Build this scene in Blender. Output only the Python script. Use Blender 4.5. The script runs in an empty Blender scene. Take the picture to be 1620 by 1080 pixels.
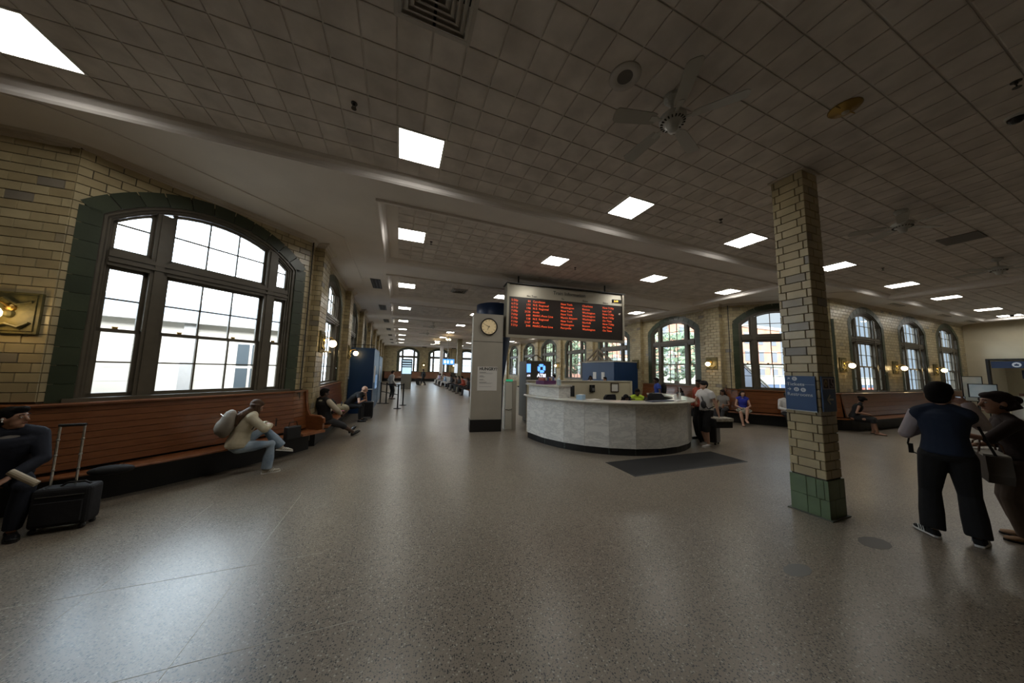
import bpy, bmesh, math, random
import numpy as np
from mathutils import Vector, Matrix

random.seed(7)
SC = bpy.context.scene
COL = SC.collection
PI = math.pi

# ------------------------------------------------------------------ camera
F_PX, ROLL, PITCH, YAW, EYE = 458.0, .0227, .0980, .3690, 1.86
def cam_basis():
    c, s = math.cos(ROLL), math.sin(ROLL)
    A = Matrix(((c, s, 0), (-s, c, 0), (0, 0, 1)))
    B = Matrix(((1, 0, 0), (0, math.sin(PITCH), math.cos(PITCH)), (0, -math.cos(PITCH), math.sin(PITCH))))
    c, s = math.cos(YAW), math.sin(YAW)
    Cm = Matrix(((c, s, 0), (-s, c, 0), (0, 0, 1)))
    return Cm @ B @ A
RB = cam_basis()
cam_data = bpy.data.cameras.new('camera')
cam_data.sensor_width = 36.0
cam_data.lens = F_PX / 1620 * 36.0
cam_data.clip_end = 400
cam_data.clip_start = 0.05
camera = bpy.data.objects.new('camera', cam_data)
M3 = Matrix((RB.col[0], -RB.col[1], -RB.col[2])).transposed()
camera.matrix_world = Matrix.Translation((0, 0, EYE)) @ M3.to_4x4()
COL.objects.link(camera)
SC.camera = camera

# ------------------------------------------------------------------ world, sun, exposure
SC.view_settings.view_transform = 'Standard'
SC.view_settings.look = 'None'
SC.view_settings.gamma = 1
SC.view_settings.use_curve_mapping = False
SC.view_settings.exposure = EXPOSURE = 0.45
SC.cycles.use_denoising = True
SC.cycles.max_bounces = 8
SC.cycles.diffuse_bounces = 4
SC.cycles.glossy_bounces = 3
SC.cycles.transparent_max_bounces = 12
SC.cycles.caustics_reflective = False
SC.cycles.caustics_refractive = False
SC.cycles.sample_clamp_indirect = 6.0
wd = bpy.data.worlds.new('overcast_sky')
SC.world = wd
wd.use_nodes = True
nt = wd.node_tree
nt.nodes.clear()
w_out = nt.nodes.new('ShaderNodeOutputWorld')
w_bg = nt.nodes.new('ShaderNodeBackground')
w_tc = nt.nodes.new('ShaderNodeTexCoord')
w_dot = nt.nodes.new('ShaderNodeVectorMath'); w_dot.operation = 'DOT_PRODUCT'
w_dot.inputs[1].default_value = (-0.75, 0.45, 0.48)          # brightest part of the cloud cover
w_map = nt.nodes.new('ShaderNodeMapRange')
w_map.inputs['From Min'].default_value = 0.05
w_map.interpolation_type = 'SMOOTHSTEP'
w_map.inputs['From Max'].default_value = 1.0
w_map.inputs['To Min'].default_value = 0.70
w_map.inputs['To Max'].default_value = 9.5
w_noise = nt.nodes.new('ShaderNodeTexNoise'); w_noise.inputs['Scale'].default_value = 2.5
w_noise.inputs['Detail'].default_value = 4
w_ramp = nt.nodes.new('ShaderNodeValToRGB')
w_ramp.color_ramp.elements[0].position = .38; w_ramp.color_ramp.elements[0].color = (.62, .80, 1, 1)
w_ramp.color_ramp.elements[1].position = .62; w_ramp.color_ramp.elements[1].color = (.88, .95, 1, 1)
nt.links.new(w_tc.outputs['Generated'], w_dot.inputs[0])
nt.links.new(w_tc.outputs['Generated'], w_noise.inputs['Vector'])
nt.links.new(w_dot.outputs['Value'], w_map.inputs['Value'])
nt.links.new(w_noise.outputs['Fac'], w_ramp.inputs['Fac'])
nt.links.new(w_ramp.outputs['Color'], w_bg.inputs['Color'])
nt.links.new(w_map.outputs['Result'], w_bg.inputs['Strength'])
nt.links.new(w_bg.outputs['Background'], w_out.inputs['Surface'])

sun_d = bpy.data.lights.new('sun', 'SUN')
sun_d.energy = 7.0
sun_d.angle = math.radians(25)
sun_d.color = (1, .97, .92)
sun = bpy.data.objects.new('sun', sun_d)
COL.objects.link(sun)
sun.rotation_euler = Vector((0.03, 0.80, -0.60)).to_track_quat('-Z', 'Y').to_euler()
PANEL_POWER = 16.0      # emission of the ceiling panels
GLOBE_POWER = 9.0

# ------------------------------------------------------------------ helpers
def srgb(r, g, b):
    f = lambda v: (v / 255 / 12.92) if v / 255 <= .04045 else ((v / 255 + .055) / 1.055) ** 2.4
    return (f(r), f(g), f(b))

MATS = {}
def mat(name, col, rough=.5, metal=0, emit=None, power=0, coat=0, spec=.5, vary=0, vscale=8, col2=None, bump=0, bscale=30, stretch=None, alpha=1):
    if name in MATS:
        return MATS[name]
    m = bpy.data.materials.new(name)
    m.use_nodes = True
    t = m.node_tree
    b = t.nodes['Principled BSDF']
    b.inputs['Base Color'].default_value = (*col, 1)
    b.inputs['Roughness'].default_value = rough
    b.inputs['Metallic'].default_value = metal
    b.inputs['Coat Weight'].default_value = coat
    b.inputs['Specular IOR Level'].default_value = spec
    if emit:
        b.inputs['Emission Color'].default_value = (*emit, 1)
        b.inputs['Emission Strength'].default_value = power
        m.cycles.emission_sampling = 'FRONT' if power > 4.5 else 'NONE'
    if vary or col2 or bump:
        tc = t.nodes.new('ShaderNodeTexCoord')
        mp = t.nodes.new('ShaderNodeMapping')
        t.links.new(tc.outputs['Object'], mp.inputs['Vector'])
        if stretch:
            mp.inputs['Scale'].default_value = stretch
    if vary or col2:
        n = t.nodes.new('ShaderNodeTexNoise')
        n.inputs['Scale'].default_value = vscale
        n.inputs['Detail'].default_value = 5
        t.links.new(mp.outputs['Vector'], n.inputs['Vector'])
        r = t.nodes.new('ShaderNodeValToRGB')
        c2 = col2 or tuple(min(1, c * (1 + vary)) for c in col)
        c1 = col if col2 else tuple(c * (1 - vary) for c in col)
        r.color_ramp.elements[0].position = .35; r.color_ramp.elements[0].color = (*c1, 1)
        r.color_ramp.elements[1].position = .65; r.color_ramp.elements[1].color = (*c2, 1)
        t.links.new(n.outputs['Fac'], r.inputs['Fac'])
        t.links.new(r.outputs['Color'], b.inputs['Base Color'])
    if bump:
        n2 = t.nodes.new('ShaderNodeTexNoise')
        n2.inputs['Scale'].default_value = bscale
        n2.inputs['Detail'].default_value = 3
        t.links.new(mp.outputs['Vector'], n2.inputs['Vector'])
        bp = t.nodes.new('ShaderNodeBump')
        bp.inputs['Strength'].default_value = bump
        bp.inputs['Distance'].default_value = .01
        t.links.new(n2.outputs['Fac'], bp.inputs['Height'])
        t.links.new(bp.outputs['Normal'], b.inputs['Normal'])
    MATS[name] = m
    return m

def brick_mat(name, stops, rough=.3):
    m = bpy.data.materials.new(name); m.use_nodes = True
    t = m.node_tree; b = t.nodes['Principled BSDF']
    b.inputs['Roughness'].default_value = rough
    g = t.nodes.new('ShaderNodeNewGeometry'); oi = t.nodes.new('ShaderNodeObjectInfo')
    ad = t.nodes.new('ShaderNodeMath'); ad.operation = 'ADD'
    fr = t.nodes.new('ShaderNodeMath'); fr.operation = 'FRACT'
    t.links.new(g.outputs['Random Per Island'], ad.inputs[0]); t.links.new(oi.outputs['Random'], ad.inputs[1])
    t.links.new(ad.outputs[0], fr.inputs[0])
    r = t.nodes.new('ShaderNodeValToRGB'); r.color_ramp.interpolation = 'LINEAR'
    e = r.color_ramp.elements
    e[0].position = stops[0][0]; e[0].color = (*stops[0][1], 1)
    e[1].position = stops[-1][0]; e[1].color = (*stops[-1][1], 1)
    for p, c in stops[1:-1]:
        k = e.new(p); k.color = (*c, 1)
    t.links.new(fr.outputs[0], r.inputs['Fac'])
    tc = t.nodes.new('ShaderNodeTexCoord'); n = t.nodes.new('ShaderNodeTexNoise'); n.inputs['Scale'].default_value = 3.5
    n.inputs['Detail'].default_value = 6
    t.links.new(g.outputs['Position'], n.inputs['Vector'])
    mx = t.nodes.new('ShaderNodeMix'); mx.data_type = 'RGBA'; mx.blend_type = 'MULTIPLY'
    mr = t.nodes.new('ShaderNodeMapRange'); mr.inputs['From Min'].default_value = .3; mr.inputs['From Max'].default_value = .7
    mr.inputs['To Min'].default_value = .78; mr.inputs['To Max'].default_value = 1.06
    t.links.new(n.outputs['Fac'], mr.inputs['Value'])
    mx.inputs[0].default_value = 1
    t.links.new(r.outputs['Color'], mx.inputs[6]); t.links.new(mr.outputs['Result'], mx.inputs[7])
    t.links.new(mx.outputs[2], b.inputs['Base Color'])
    n2 = t.nodes.new('ShaderNodeTexNoise'); n2.inputs['Scale'].default_value = 25
    t.links.new(g.outputs['Position'], n2.inputs['Vector'])
    bp = t.nodes.new('ShaderNodeBump'); bp.inputs['Strength'].default_value = .12; bp.inputs['Distance'].default_value = .01
    t.links.new(n2.outputs['Fac'], bp.inputs['Height']); t.links.new(bp.outputs['Normal'], b.inputs['Normal'])
    MATS[name] = m
    return m

M_BRICK = brick_mat('cream_glazed_brick', [(0, (.38, .30, .165)), (.35, (.44, .355, .20)), (.93, (.51, .42, .245)), (.96, (.33, .27, .17)), (.98, (.24, .21, .17)), (1, (.38, .31, .18))])
M_MORTAR = mat('dark_mortar', (.05, .045, .035), .9)
M_GREEN = brick_mat('green_glazed_tile', [(0, (.034, .046, .024)), (.5, (.042, .055, .029)), (1, (.052, .066, .036))], .35)
M_PGREEN = mat('pale_green_tile', (.12, .17, .085), .35, vary=.12, vscale=6)
M_CASING = mat('olive_brown_paint', (.105, .088, .062), .35, vary=.1, vscale=5)
M_PLASTER = mat('white_plaster', (.76, .71, .67), .8, vary=.04, vscale=1.5)
M_COVE = mat('stained_plaster', (.60, .55, .48), .8, col2=(.48, .40, .30), vscale=1.3)
M_CTILE = brick_mat('ceiling_tile_paint', [(0, (.66, .60, .55)), (.5, (.69, .63, .58)), (1, (.72, .66, .61))], .85)
M_GRID = mat('ceiling_grid_paint', (.70, .65, .60), .8)
M_WOOD = mat('varnished_bench_wood', (.145, .048, .016), .30, col2=(.20, .072, .024), vscale=5, stretch=(1.2, 1.2, 14), coat=.2, bump=.05, bscale=40)
M_WOOD2 = mat('worn_seat_wood', (.20, .068, .024), .28, col2=(.30, .115, .045), vscale=6, stretch=(2, 2, 2), coat=.25)
M_BLACK = mat('black_paint', (.008, .008, .008), .5)
M_BLACKG = mat('black_gloss', (.012, .012, .013), .25)
M_STEEL = mat('brushed_steel', (.45, .44, .41), .35, .9)
M_CHROME = mat('bright_metal', (.7, .68, .64), .22, 1)
M_BRASS = mat('aged_brass', (.42, .27, .08), .35, .9)
M_WHITE = mat('white_paint', (.75, .74, .70), .5)
M_CREAM = mat('cream_wall_paint', (.56, .50, .36), .6, vary=.04, vscale=2)
M_NAVY = mat('navy_panel', (.010, .030, .085), .4)
M_BLUE = mat('blue_panel', (.005, .034, .105), .4, vary=.08, vscale=2)
M_COLUMN = mat('putty_laminate', (.40, .37, .31), .4, vary=.05, vscale=2)
M_PAPER = mat('white_paper', (.72, .70, .66), .7)
M_GLOBE = mat('lit_globe', (1, .9, .7), .4, emit=(1, .72, .34), power=GLOBE_POWER)
M_PANEL = mat('lit_ceiling_panel', (1, 1, 1), .5, emit=(1, .97, .90), power=PANEL_POWER)

def glass_mat(name, tint, gloss=.08):
    m = bpy.data.materials.new(name); m.use_nodes = True
    t = m.node_tree; t.nodes.clear()
    o = t.nodes.new('ShaderNodeOutputMaterial'); a = t.nodes.new('ShaderNodeBsdfTransparent')
    a.inputs['Color'].default_value = (*tint, 1)
    g = t.nodes.new('ShaderNodeBsdfGlossy'); g.inputs['Roughness'].default_value = .02
    lw = t.nodes.new('ShaderNodeLayerWeight'); lw.inputs['Blend'].default_value = .5
    pw = t.nodes.new('ShaderNodeMath'); pw.operation = 'POWER'; pw.inputs[1].default_value = 5
    f = t.nodes.new('ShaderNodeMath'); f.operation = 'MULTIPLY_ADD'; f.inputs[1].default_value = .94; f.inputs[2].default_value = .05
    t.links.new(lw.outputs['Facing'], pw.inputs[0]); t.links.new(pw.outputs[0], f.inputs[0])
    x = t.nodes.new('ShaderNodeMixShader')
    t.links.new(f.outputs[0], x.inputs[0]); t.links.new(a.outputs[0], x.inputs[1]); t.links.new(g.outputs[0], x.inputs[2])
    t.links.new(x.outputs[0], o.inputs['Surface'])
    MATS[name] = m
    return m
M_GLASS = glass_mat('window_glass', (.93, .96, .96))

class MB:
    """collects geometry; T maps local (a,b,c) to object coordinates"""
    def __init__(s, T=None):
        s.v, s.f, s.mi, s.T, s.cur = [], [], [], T, 0
    def add(s, vs, fs):
        o = len(s.v)
        s.v += [tuple(s.T(*p)) if s.T else tuple(p) for p in vs]
        s.f += [tuple(i + o for i in f) for f in fs]
        s.mi += [s.cur] * len(fs)
        return s
    def box(s, x0, x1, y0, y1, z0, z1):
        return s.add([(x0, y0, z0), (x1, y0, z0), (x1, y1, z0), (x0, y1, z0), (x0, y0, z1), (x1, y0, z1), (x1, y1, z1), (x0, y1, z1)],
                     [(0, 3, 2, 1), (4, 5, 6, 7), (0, 1, 5, 4), (1, 2, 6, 5), (2, 3, 7, 6), (3, 0, 4, 7)])
    def prism(s, poly, a0, a1, axis=1):
        """poly of 2D points extruded along an axis (0,1,2) between a0 and a1"""
        n = len(poly)
        def P(p, a):
            q = list(p); q.insert(axis, a); return tuple(q)
        vs = [P(p, a0) for p in poly] + [P(p, a1) for p in poly]
        fs = [tuple(range(n))[::-1], tuple(range(n, 2 * n))] + [(i, (i + 1) % n, n + (i + 1) % n, n + i) for i in range(n)]
        return s.add(vs, fs)
    def tube(s, pts, r, n=8, closed=False, cap=True):
        pts = [Vector(p) for p in pts]
        rs = r if isinstance(r, (list, tuple)) else [r] * len(pts)
        vs, fs = [], []
        prev = None
        for i, p in enumerate(pts):
            if closed:
                d = pts[(i + 1) % len(pts)] - pts[i - 1]
            else:
                d = pts[min(i + 1, len(pts) - 1)] - pts[max(i - 1, 0)]
            d = d.normalized() if d.length > 1e-9 else Vector((0, 0, 1))
            if prev is None:
                a = d.orthogonal().normalized()
            else:
                a = (prev - d * prev.dot(d)); a = a.normalized() if a.length > 1e-6 else d.orthogonal().normalized()
            prev = a
            b = d.cross(a)
            for k in range(n):
                t = 2 * PI * k / n
                vs.append(p + (a * math.cos(t) + b * math.sin(t)) * rs[i])
        m = len(pts)
        for i in range(m if closed else m - 1):
            for k in range(n):
                fs.append((i * n + k, i * n + (k + 1) % n, ((i + 1) % m) * n + (k + 1) % n, ((i + 1) % m) * n + k))
        if cap and not closed:
            fs.append(tuple(range(n))[::-1]); fs.append(tuple(range((m - 1) * n, m * n)))
        return s.add(vs, fs)
    def lathe(s, prof, c=(0, 0, 0), n=20, axis='z', sx=1, sy=1):
        vs, fs = [], []
        for r, z in prof:
            for k in range(n):
                t = 2 * PI * k / n
                x, y = r * math.cos(t) * sx, r * math.sin(t) * sy
                if axis == 'z': q = (c[0] + x, c[1] + y, c[2] + z)
                elif axis == 'y': q = (c[0] + x, c[1] + z, c[2] + y)
                else: q = (c[0] + z, c[1] + x, c[2] + y)
                vs.append(q)
        for i in range(len(prof) - 1):
            for k in range(n):
                fs.append((i * n + k, i * n + (k + 1) % n, (i + 1) * n + (k + 1) % n, (i + 1) * n + k))
        if prof[0][0] > 1e-6: fs.append(tuple(range(n))[::-1])
        if prof[-1][0] > 1e-6: fs.append(tuple(range((len(prof) - 1) * n, len(prof) * n)))
        return s.add(vs, fs)
    def ball(s, c, r, n=14, m=9, sc=(1, 1, 1)):
        prof = [(max(1e-5, r * math.sin(PI * i / m)), -r * math.cos(PI * i / m)) for i in range(m + 1)]
        vs, fs = [], []
        for q, z in prof:
            for k in range(n):
                t = 2 * PI * k / n
                vs.append((c[0] + q * math.cos(t) * sc[0], c[1] + q * math.sin(t) * sc[1], c[2] + z * sc[2]))
        for i in range(m):
            for k in range(n):
                fs.append((i * n + k, i * n + (k + 1) % n, (i + 1) * n + (k + 1) % n, (i + 1) * n + k))
        return s.add(vs, fs)
    def sweep(s, path, prof, closed=False, cap=True, side=1):
        """path: 2D points; prof: (offset to the room side, z); side=1 puts offsets right of the path"""
        n, m = len(path), len(prof)
        nr = []
        for i in range(n):
            def dr(a, b):
                d = Vector((b[0] - a[0], b[1] - a[1])); return d.normalized()
            if closed:
                d1, d2 = dr(path[i - 1], path[i]), dr(path[i], path[(i + 1) % n])
            else:
                d1 = dr(path[max(i - 1, 0)], path[max(i, 1)]); d2 = dr(path[min(i, n - 2)], path[min(i + 1, n - 1)])
            n1, n2 = Vector((d1.y, -d1.x)), Vector((d2.y, -d2.x))
            b = (n1 + n2)
            b = b.normalized() / max(.35, b.normalized().dot(n1)) if b.length > 1e-6 else n1
            nr.append(b * side)
        vs = [(path[i][0] + nr[i].x * o, path[i][1] + nr[i].y * o, z) for i in range(n) for o, z in prof]
        fs = []
        for i in range(n if closed else n - 1):
            j = (i + 1) % n
            for k in range(m):
                fs.append((i * m + k, i * m + (k + 1) % m, j * m + (k + 1) % m, j * m + k))
        if cap and not closed:
            fs.append(tuple(range(m))); fs.append(tuple(range((n - 1) * m, n * m))[::-1])
        return s.add(vs, fs)
    def mesh(s, name, mats, smooth=False):
        me = bpy.data.meshes.new(name)
        me.from_pydata(s.v, [], s.f)
        ms = mats if isinstance(mats, (list, tuple)) else [mats]
        for m in ms: me.materials.append(m)
        if len(ms) > 1:
            me.polygons.foreach_set('material_index', s.mi)
        if smooth:
            me.polygons.foreach_set('use_smooth', [True] * len(me.polygons))
        me.update()
        return me
    def build(s, name, mats, parent=None, smooth=False, **kw):
        return link(name, s.mesh(name, mats, smooth), parent, **kw)

def link(name, data, parent=None, loc=None, rot=None, kind=None, label=None, cat=None, group=None, scale=None):
    o = bpy.data.objects.new(name, data)
    COL.objects.link(o)
    if parent is not None: o.parent = parent
    if loc is not None: o.location = loc
    if rot is not None: o.rotation_euler = rot
    if scale is not None: o.scale = scale
    return tag(o, label, cat, group, kind)

def tag(o, label=None, cat=None, group=None, kind=None):
    if label: o['label'] = label
    if cat: o['category'] = cat
    if group: o['group'] = group
    if kind: o['kind'] = kind
    return o

def thing(name, label, cat, loc=(0, 0, 0), rz=0, group=None, kind=None):
    o = bpy.data.objects.new(name, None)
    o.empty_display_size = .1
    COL.objects.link(o)
    o.location = loc
    o.rotation_euler = (0, 0, rz)
    return tag(o, label, cat, group, kind)

def dup(root, loc=None, rz=None, label=None, group=None):
    r = root.copy(); COL.objects.link(r)
    if loc is not None: r.location = loc
    if rz is not None: r.rotation_euler = (0, 0, rz)
    if label: r['label'] = label
    if group: r['group'] = group
    for ch in list(root.children):
        c = ch.copy(); COL.objects.link(c); c.parent = r
        for g in list(ch.children):
            d = g.copy(); COL.objects.link(d); d.parent = c
    return r

def text_mesh(body, size, align='LEFT', spacing=1.0, bold=0):
    cu = bpy.data.curves.new('lettering', 'FONT')
    cu.body = body; cu.size = size; cu.align_x = align; cu.space_character = spacing
    cu.extrude = .002
    cu.offset = bold
    cu.resolution_u = 2
    o = bpy.data.objects.new('lettering', cu)
    COL.objects.link(o)
    dg = bpy.context.evaluated_depsgraph_get()
    me = bpy.data.meshes.new_from_object(o.evaluated_get(dg))
    bpy.data.objects.remove(o); bpy.data.curves.remove(cu)
    return me
TEXTS = []
def text(name, body, size, m, parent, loc, rot, align='LEFT', spacing=1.0, stretch=1.0, bold=0):
    """deferred so that the text is converted before the scene grows"""
    me = text_mesh(body, size, align, spacing, bold)
    me.materials.clear(); me.materials.append(m)
    return link(name, me, parent, loc, rot, scale=(stretch, 1, 1))
# ------------------------------------------------------------------ levels and plan of the hall
ZC, ZS, ZK = 4.92, 4.84, 4.72          # tile fields, flat plaster, foot of the cornice
Y0 = 5.60                              # wall facing the camera left and right of the hall mouth
XL, XR = -2.05, 12.60                  # hall walls
YE = 42.6                              # far end wall
XE = 28.0                              # plaster side wall at the right
PIT = 4.27
CH = 3.04                              # length of the splayed corner walls
D45 = math.sqrt(.5)
WW, WR_OUT, WZC = 1.47, 1.94, 2.76     # half width of a window surround, radius and centre height of its arch
SILL = 1.32
def arc(s, r): return WZC + math.sqrt(max(0, r * r - s * s))

class Fr:
    def __init__(s, o, u, n):
        s.o, s.u, s.n = Vector((o[0], o[1], 0)), Vector((u[0], u[1], 0)).normalized(), Vector((n[0], n[1], 0)).normalized()
    def __call__(s, a, b, z):
        return s.o + s.u * a + s.n * b + Vector((0, 0, z))
    def rz(s):
        return math.atan2(-s.n.x, s.n.y)

# ---- floor: terrazzo
def terrazzo():
    m = bpy.data.materials.new('terrazzo'); m.use_nodes = True
    t = m.node_tree; b = t.nodes['Principled BSDF']
    g0 = t.nodes.new('ShaderNodeNewGeometry')
    g = t.nodes.new('ShaderNodeMapping'); g.inputs['Location'].default_value = (.13, .27, .377)
    t.links.new(g0.outputs['Position'], g.inputs['Vector'])
    def vor(scale, lo, hi, c_off, c_on, base):
        v = t.nodes.new('ShaderNodeTexVoronoi'); v.inputs['Scale'].default_value = scale
        t.links.new(g.outputs['Vector'], v.inputs['Vector'])
        r = t.nodes.new('ShaderNodeValToRGB'); r.color_ramp.interpolation = 'CONSTANT'
        e = r.color_ramp.elements
        e[0].position = 0; e[0].color = (*c_on[0], 1)
        e[1].position = lo[0]; e[1].color = (0, 0, 0, 0)
        s = t.nodes.new('ShaderNodeSeparateColor'); t.links.new(v.outputs['Color'], s.inputs['Color'])
        c = t.nodes.new('ShaderNodeMath'); c.operation = 'LESS_THAN'; c.inputs[1].default_value = hi
        d = t.nodes.new('ShaderNodeMath'); d.operation = 'LESS_THAN'; d.inputs[1].default_value = lo[0]
        t.links.new(s.outputs[0], c.inputs[0]); t.links.new(v.outputs['Distance'], d.inputs[0])
        mul = t.nodes.new('ShaderNodeMath'); mul.operation = 'MULTIPLY'
        t.links.new(c.outputs[0], mul.inputs[0]); t.links.new(d.outputs[0], mul.inputs[1])
        mx = t.nodes.new('ShaderNodeMix'); mx.data_type = 'RGBA'
        t.links.new(mul.outputs[0], mx.inputs[0]); t.links.new(base, mx.inputs[6])
        mx.inputs[7].default_value = (*c_on[0], 1)
        return mx.outputs[2]
    n = t.nodes.new('ShaderNodeTexNoise'); n.inputs['Scale'].default_value = .8; n.inputs['Detail'].default_value = 6
    t.links.new(g.outputs['Vector'], n.inputs['Vector'])
    r = t.nodes.new('ShaderNodeValToRGB')
    r.color_ramp.elements[0].position = .3; r.color_ramp.elements[0].color = (.215, .178, .136, 1)
    r.color_ramp.elements[1].position = .7; r.color_ramp.elements[1].color = (.262, .220, .168, 1)
    t.links.new(n.outputs['Fac'], r.inputs['Fac'])
    o = vor(72, (.42,), .34, None, [(.030, .029, .027)], r.outputs['Color'])
    o = vor(55, (.36,), .20, None, [(.40, .36, .29)], o)
    o = vor(120, (.45,), .30, None, [(.10, .088, .072)], o)
    t.links.new(o, b.inputs['Base Color'])
    n2 = t.nodes.new('ShaderNodeTexNoise'); n2.inputs['Scale'].default_value = 1.7; n2.inputs['Detail'].default_value = 8
    t.links.new(g.outputs['Vector'], n2.inputs['Vector'])
    mr = t.nodes.new('ShaderNodeMapRange'); mr.inputs['From Min'].default_value = .3; mr.inputs['From Max'].default_value = .7
    mr.inputs['To Min'].default_value = .30; mr.inputs['To Max'].default_value = .34
    t.links.new(n2.outputs['Fac'], mr.inputs['Value']); t.links.new(mr.outputs['Result'], b.inputs['Roughness'])
    b.inputs['Specular IOR Level'].default_value = .5
    MATS['terrazzo'] = m
    return m
M_FLOOR = terrazzo()
floor = MB().box(-12, XE + 4, -6, YE + 1, -.2, 0).build('floor', M_FLOOR, kind='structure', label='speckled terrazzo floor of the waiting hall')
for nm, b in (('x', (-2.202, -2.198, 1.0, 5.2)), ('x', (-1.212, -1.208, 1.0, 5.2)), ('y', (-4.2, -.6, 3.548, 3.552)), ('y', (-4.2, -.2, 2.568, 2.572))):
    MB().box(b[0], b[1], b[2], b[3], 0, .0012).build('divider_strip', mat('zinc_strip', (.50, .46, .38), .4), floor)

# ---- ceiling: flat plaster with recessed coffers
coffers = [(-9.0, 16.75, -3.0, 4.80), (17.35, 27.0, -3.0, 4.80)]
hall_c = []
for i in range(8):
    y = 5.45 + 4.45 * i
    if y + 3.27 < YE: hall_c.append((-.53, 11.75, y, y + 3.27))
coffers += hall_c
xs = sorted({-12, XE + .2, XL - .05, XR + .05, *[c[0] for c in coffers], *[c[1] for c in coffers]})
ys = sorted({-6.1, YE + .1, Y0 + .05, *[c[2] for c in coffers], *[c[3] for c in coffers]})
mb = MB()
for i in range(len(xs) - 1):
    for j in range(len(ys) - 1):
        cx, cy = (xs[i] + xs[i + 1]) / 2, (ys[j] + ys[j + 1]) / 2
        if any(a < cx < b and c < cy < d for a, b, c, d in coffers): continue
        if cy > Y0 + .05 and (cx < XL - .05 or cx > XR + .05): continue
        mb.add([(xs[i], ys[j], ZS), (xs[i + 1], ys[j], ZS), (xs[i + 1], ys[j + 1], ZS), (xs[i], ys[j + 1], ZS)], [(0, 1, 2, 3)])
for a, b, c, d in coffers:      # upright sides and back of the recess
    for (x0, y0), (x1, y1) in (((a, c), (b, c)), ((b, c), (b, d)), ((b, d), (a, d)), ((a, d), (a, c))):
        mb.add([(x0, y0, ZS), (x1, y1, ZS), (x1, y1, ZC + .03), (x0, y0, ZC + .03)], [(0, 1, 2, 3)])
YB = Y0 + .05
mb.add([(XL - .05, YB, ZS), (XL - .05, YB + 2.2, ZS), (XL - 2.25, YB, ZS), (XR + .05, YB, ZS), (XR + .05, YB + 2.2, ZS), (XR + 2.25, YB, ZS)], [(0, 1, 2), (3, 5, 4)])
mb.prism([(-12, -6.1), (XE + .2, -6.1), (XE + .2, Y0 + .1), (XR + 2.3, Y0 + .1), (XR + .1, Y0 + 2.3), (XR + .1, YE + .1), (XL - .1, YE + .1), (XL - .1, Y0 + 2.3), (XL - 2.3, Y0 + .1), (-12, Y0 + .1)], ZC + .08, ZC + .3, 2)
ceiling = mb.build('ceiling', M_PLASTER, kind='structure', label='white plaster ceiling with recessed tiled fields')
for a, b, c, d in coffers:
    MB().add([(a, c, ZC + .014), (b, c, ZC + .014), (b, d, ZC + .014), (a, d, ZC + .014)], [(0, 1, 2, 3)]).build('tile_grid', M_GRID, ceiling)
    loop = [(a, c), (a, d), (b, d), (b, c)]
    MB().sweep(loop, [(-.02, ZS - .045), (.015, ZS - .055), (.04, ZS - .03), (.055, ZS + .02), (.10, ZC - .03), (.13, ZC + .012), (-.02, ZC + .012)], closed=True).build('coffer_moulding', M_PLASTER, ceiling)

TP = .3111
def inframe(x, y, z):
    v = RB.transposed() @ Vector((x, y, z - EYE))
    if v.z < .15: return None
    px, py = 810 + F_PX * v.x / v.z, 540 + F_PX * v.y / v.z
    return (px, py, v.z) if -60 < px < 1680 and -60 < py < 1140 else None
light_x = [-3.91 + 3.72 * i for i in range(-1, 9)]
light_cells = []
LIGHTS = []
for x in [-3.91, -.19, 3.57, 6.92, 10.85, 14.9, 18.65, 23.2, 27.0 - .8]:
    LIGHTS.append((x, 3.72))
for i, c in enumerate(hall_c):
    y = 6.60 + 4.45 * i if i else 6.60
    for x in (-.20, 3.60, 7.25, 10.88): LIGHTS.append((x, y))
tile_me = MB().add([(.0, .0, .012), (.297, .0, .012), (.297, .297, .012), (.0, .297, .012), (0, 0, .002), (.297, 0, .002), (.297, .297, .002), (0, .297, .002),
                    (.008, .008, 0), (.289, .008, 0), (.289, .289, 0), (.008, .289, 0)],
                   [(0, 1, 5, 4), (1, 2, 6, 5), (2, 3, 7, 6), (3, 0, 4, 7), (4, 5, 9, 8), (5, 6, 10, 9), (6, 7, 11, 10), (7, 4, 8, 11), (8, 9, 10, 11)]).mesh('ceiling_tile', M_CTILE)
tiles = []
for ci, (a, b, c, d) in enumerate(coffers):
    # grid anchored on the light panels
    lx = -.19 if ci != 1 else 18.65
    ly = 3.72 if ci < 2 else 6.60 + 4.45 * (ci - 2)
    ox = lx - math.floor((lx - a - .12) / TP) * TP
    oy = ly - math.floor((ly - c - .12) / TP) * TP
    x = ox
    while x + TP < b - .10:
        y = oy
        while y + TP < d - .10:
            if not any(lx0 - .05 < x + TP / 2 < lx0 + .66 and ly0 - .05 < y + TP / 2 < ly0 + .66 for lx0, ly0 in LIGHTS):
                q = inframe(x + TP / 2, y + TP / 2, ZC)
                if q: tiles.append((q[2], x, y))
            y += TP
        x += TP
tiles.sort()
for _, x, y in tiles[:300]:
    link('ceiling_tile', tile_me, ceiling, (x + .007, y + .007, ZC + random.uniform(-.0012, .0012)))
mb = MB()
for _, x, y in tiles[300:]:
    z = ZC + random.uniform(-.0012, .0012)
    x += .007; y += .007
    mb.add([(x, y, z + .012), (x + .297, y, z + .012), (x + .297, y + .297, z + .012), (x, y + .297, z + .012), (x + .008, y + .008, z), (x + .289, y + .008, z), (x + .289, y + .289, z), (x + .008, y + .289, z)],
           [(0, 1, 5, 4), (1, 2, 6, 5), (2, 3, 7, 6), (3, 0, 4, 7), (4, 5, 6, 7)])
mb.build('ceiling_tiles', M_CTILE, ceiling, kind='stuff')

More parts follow.
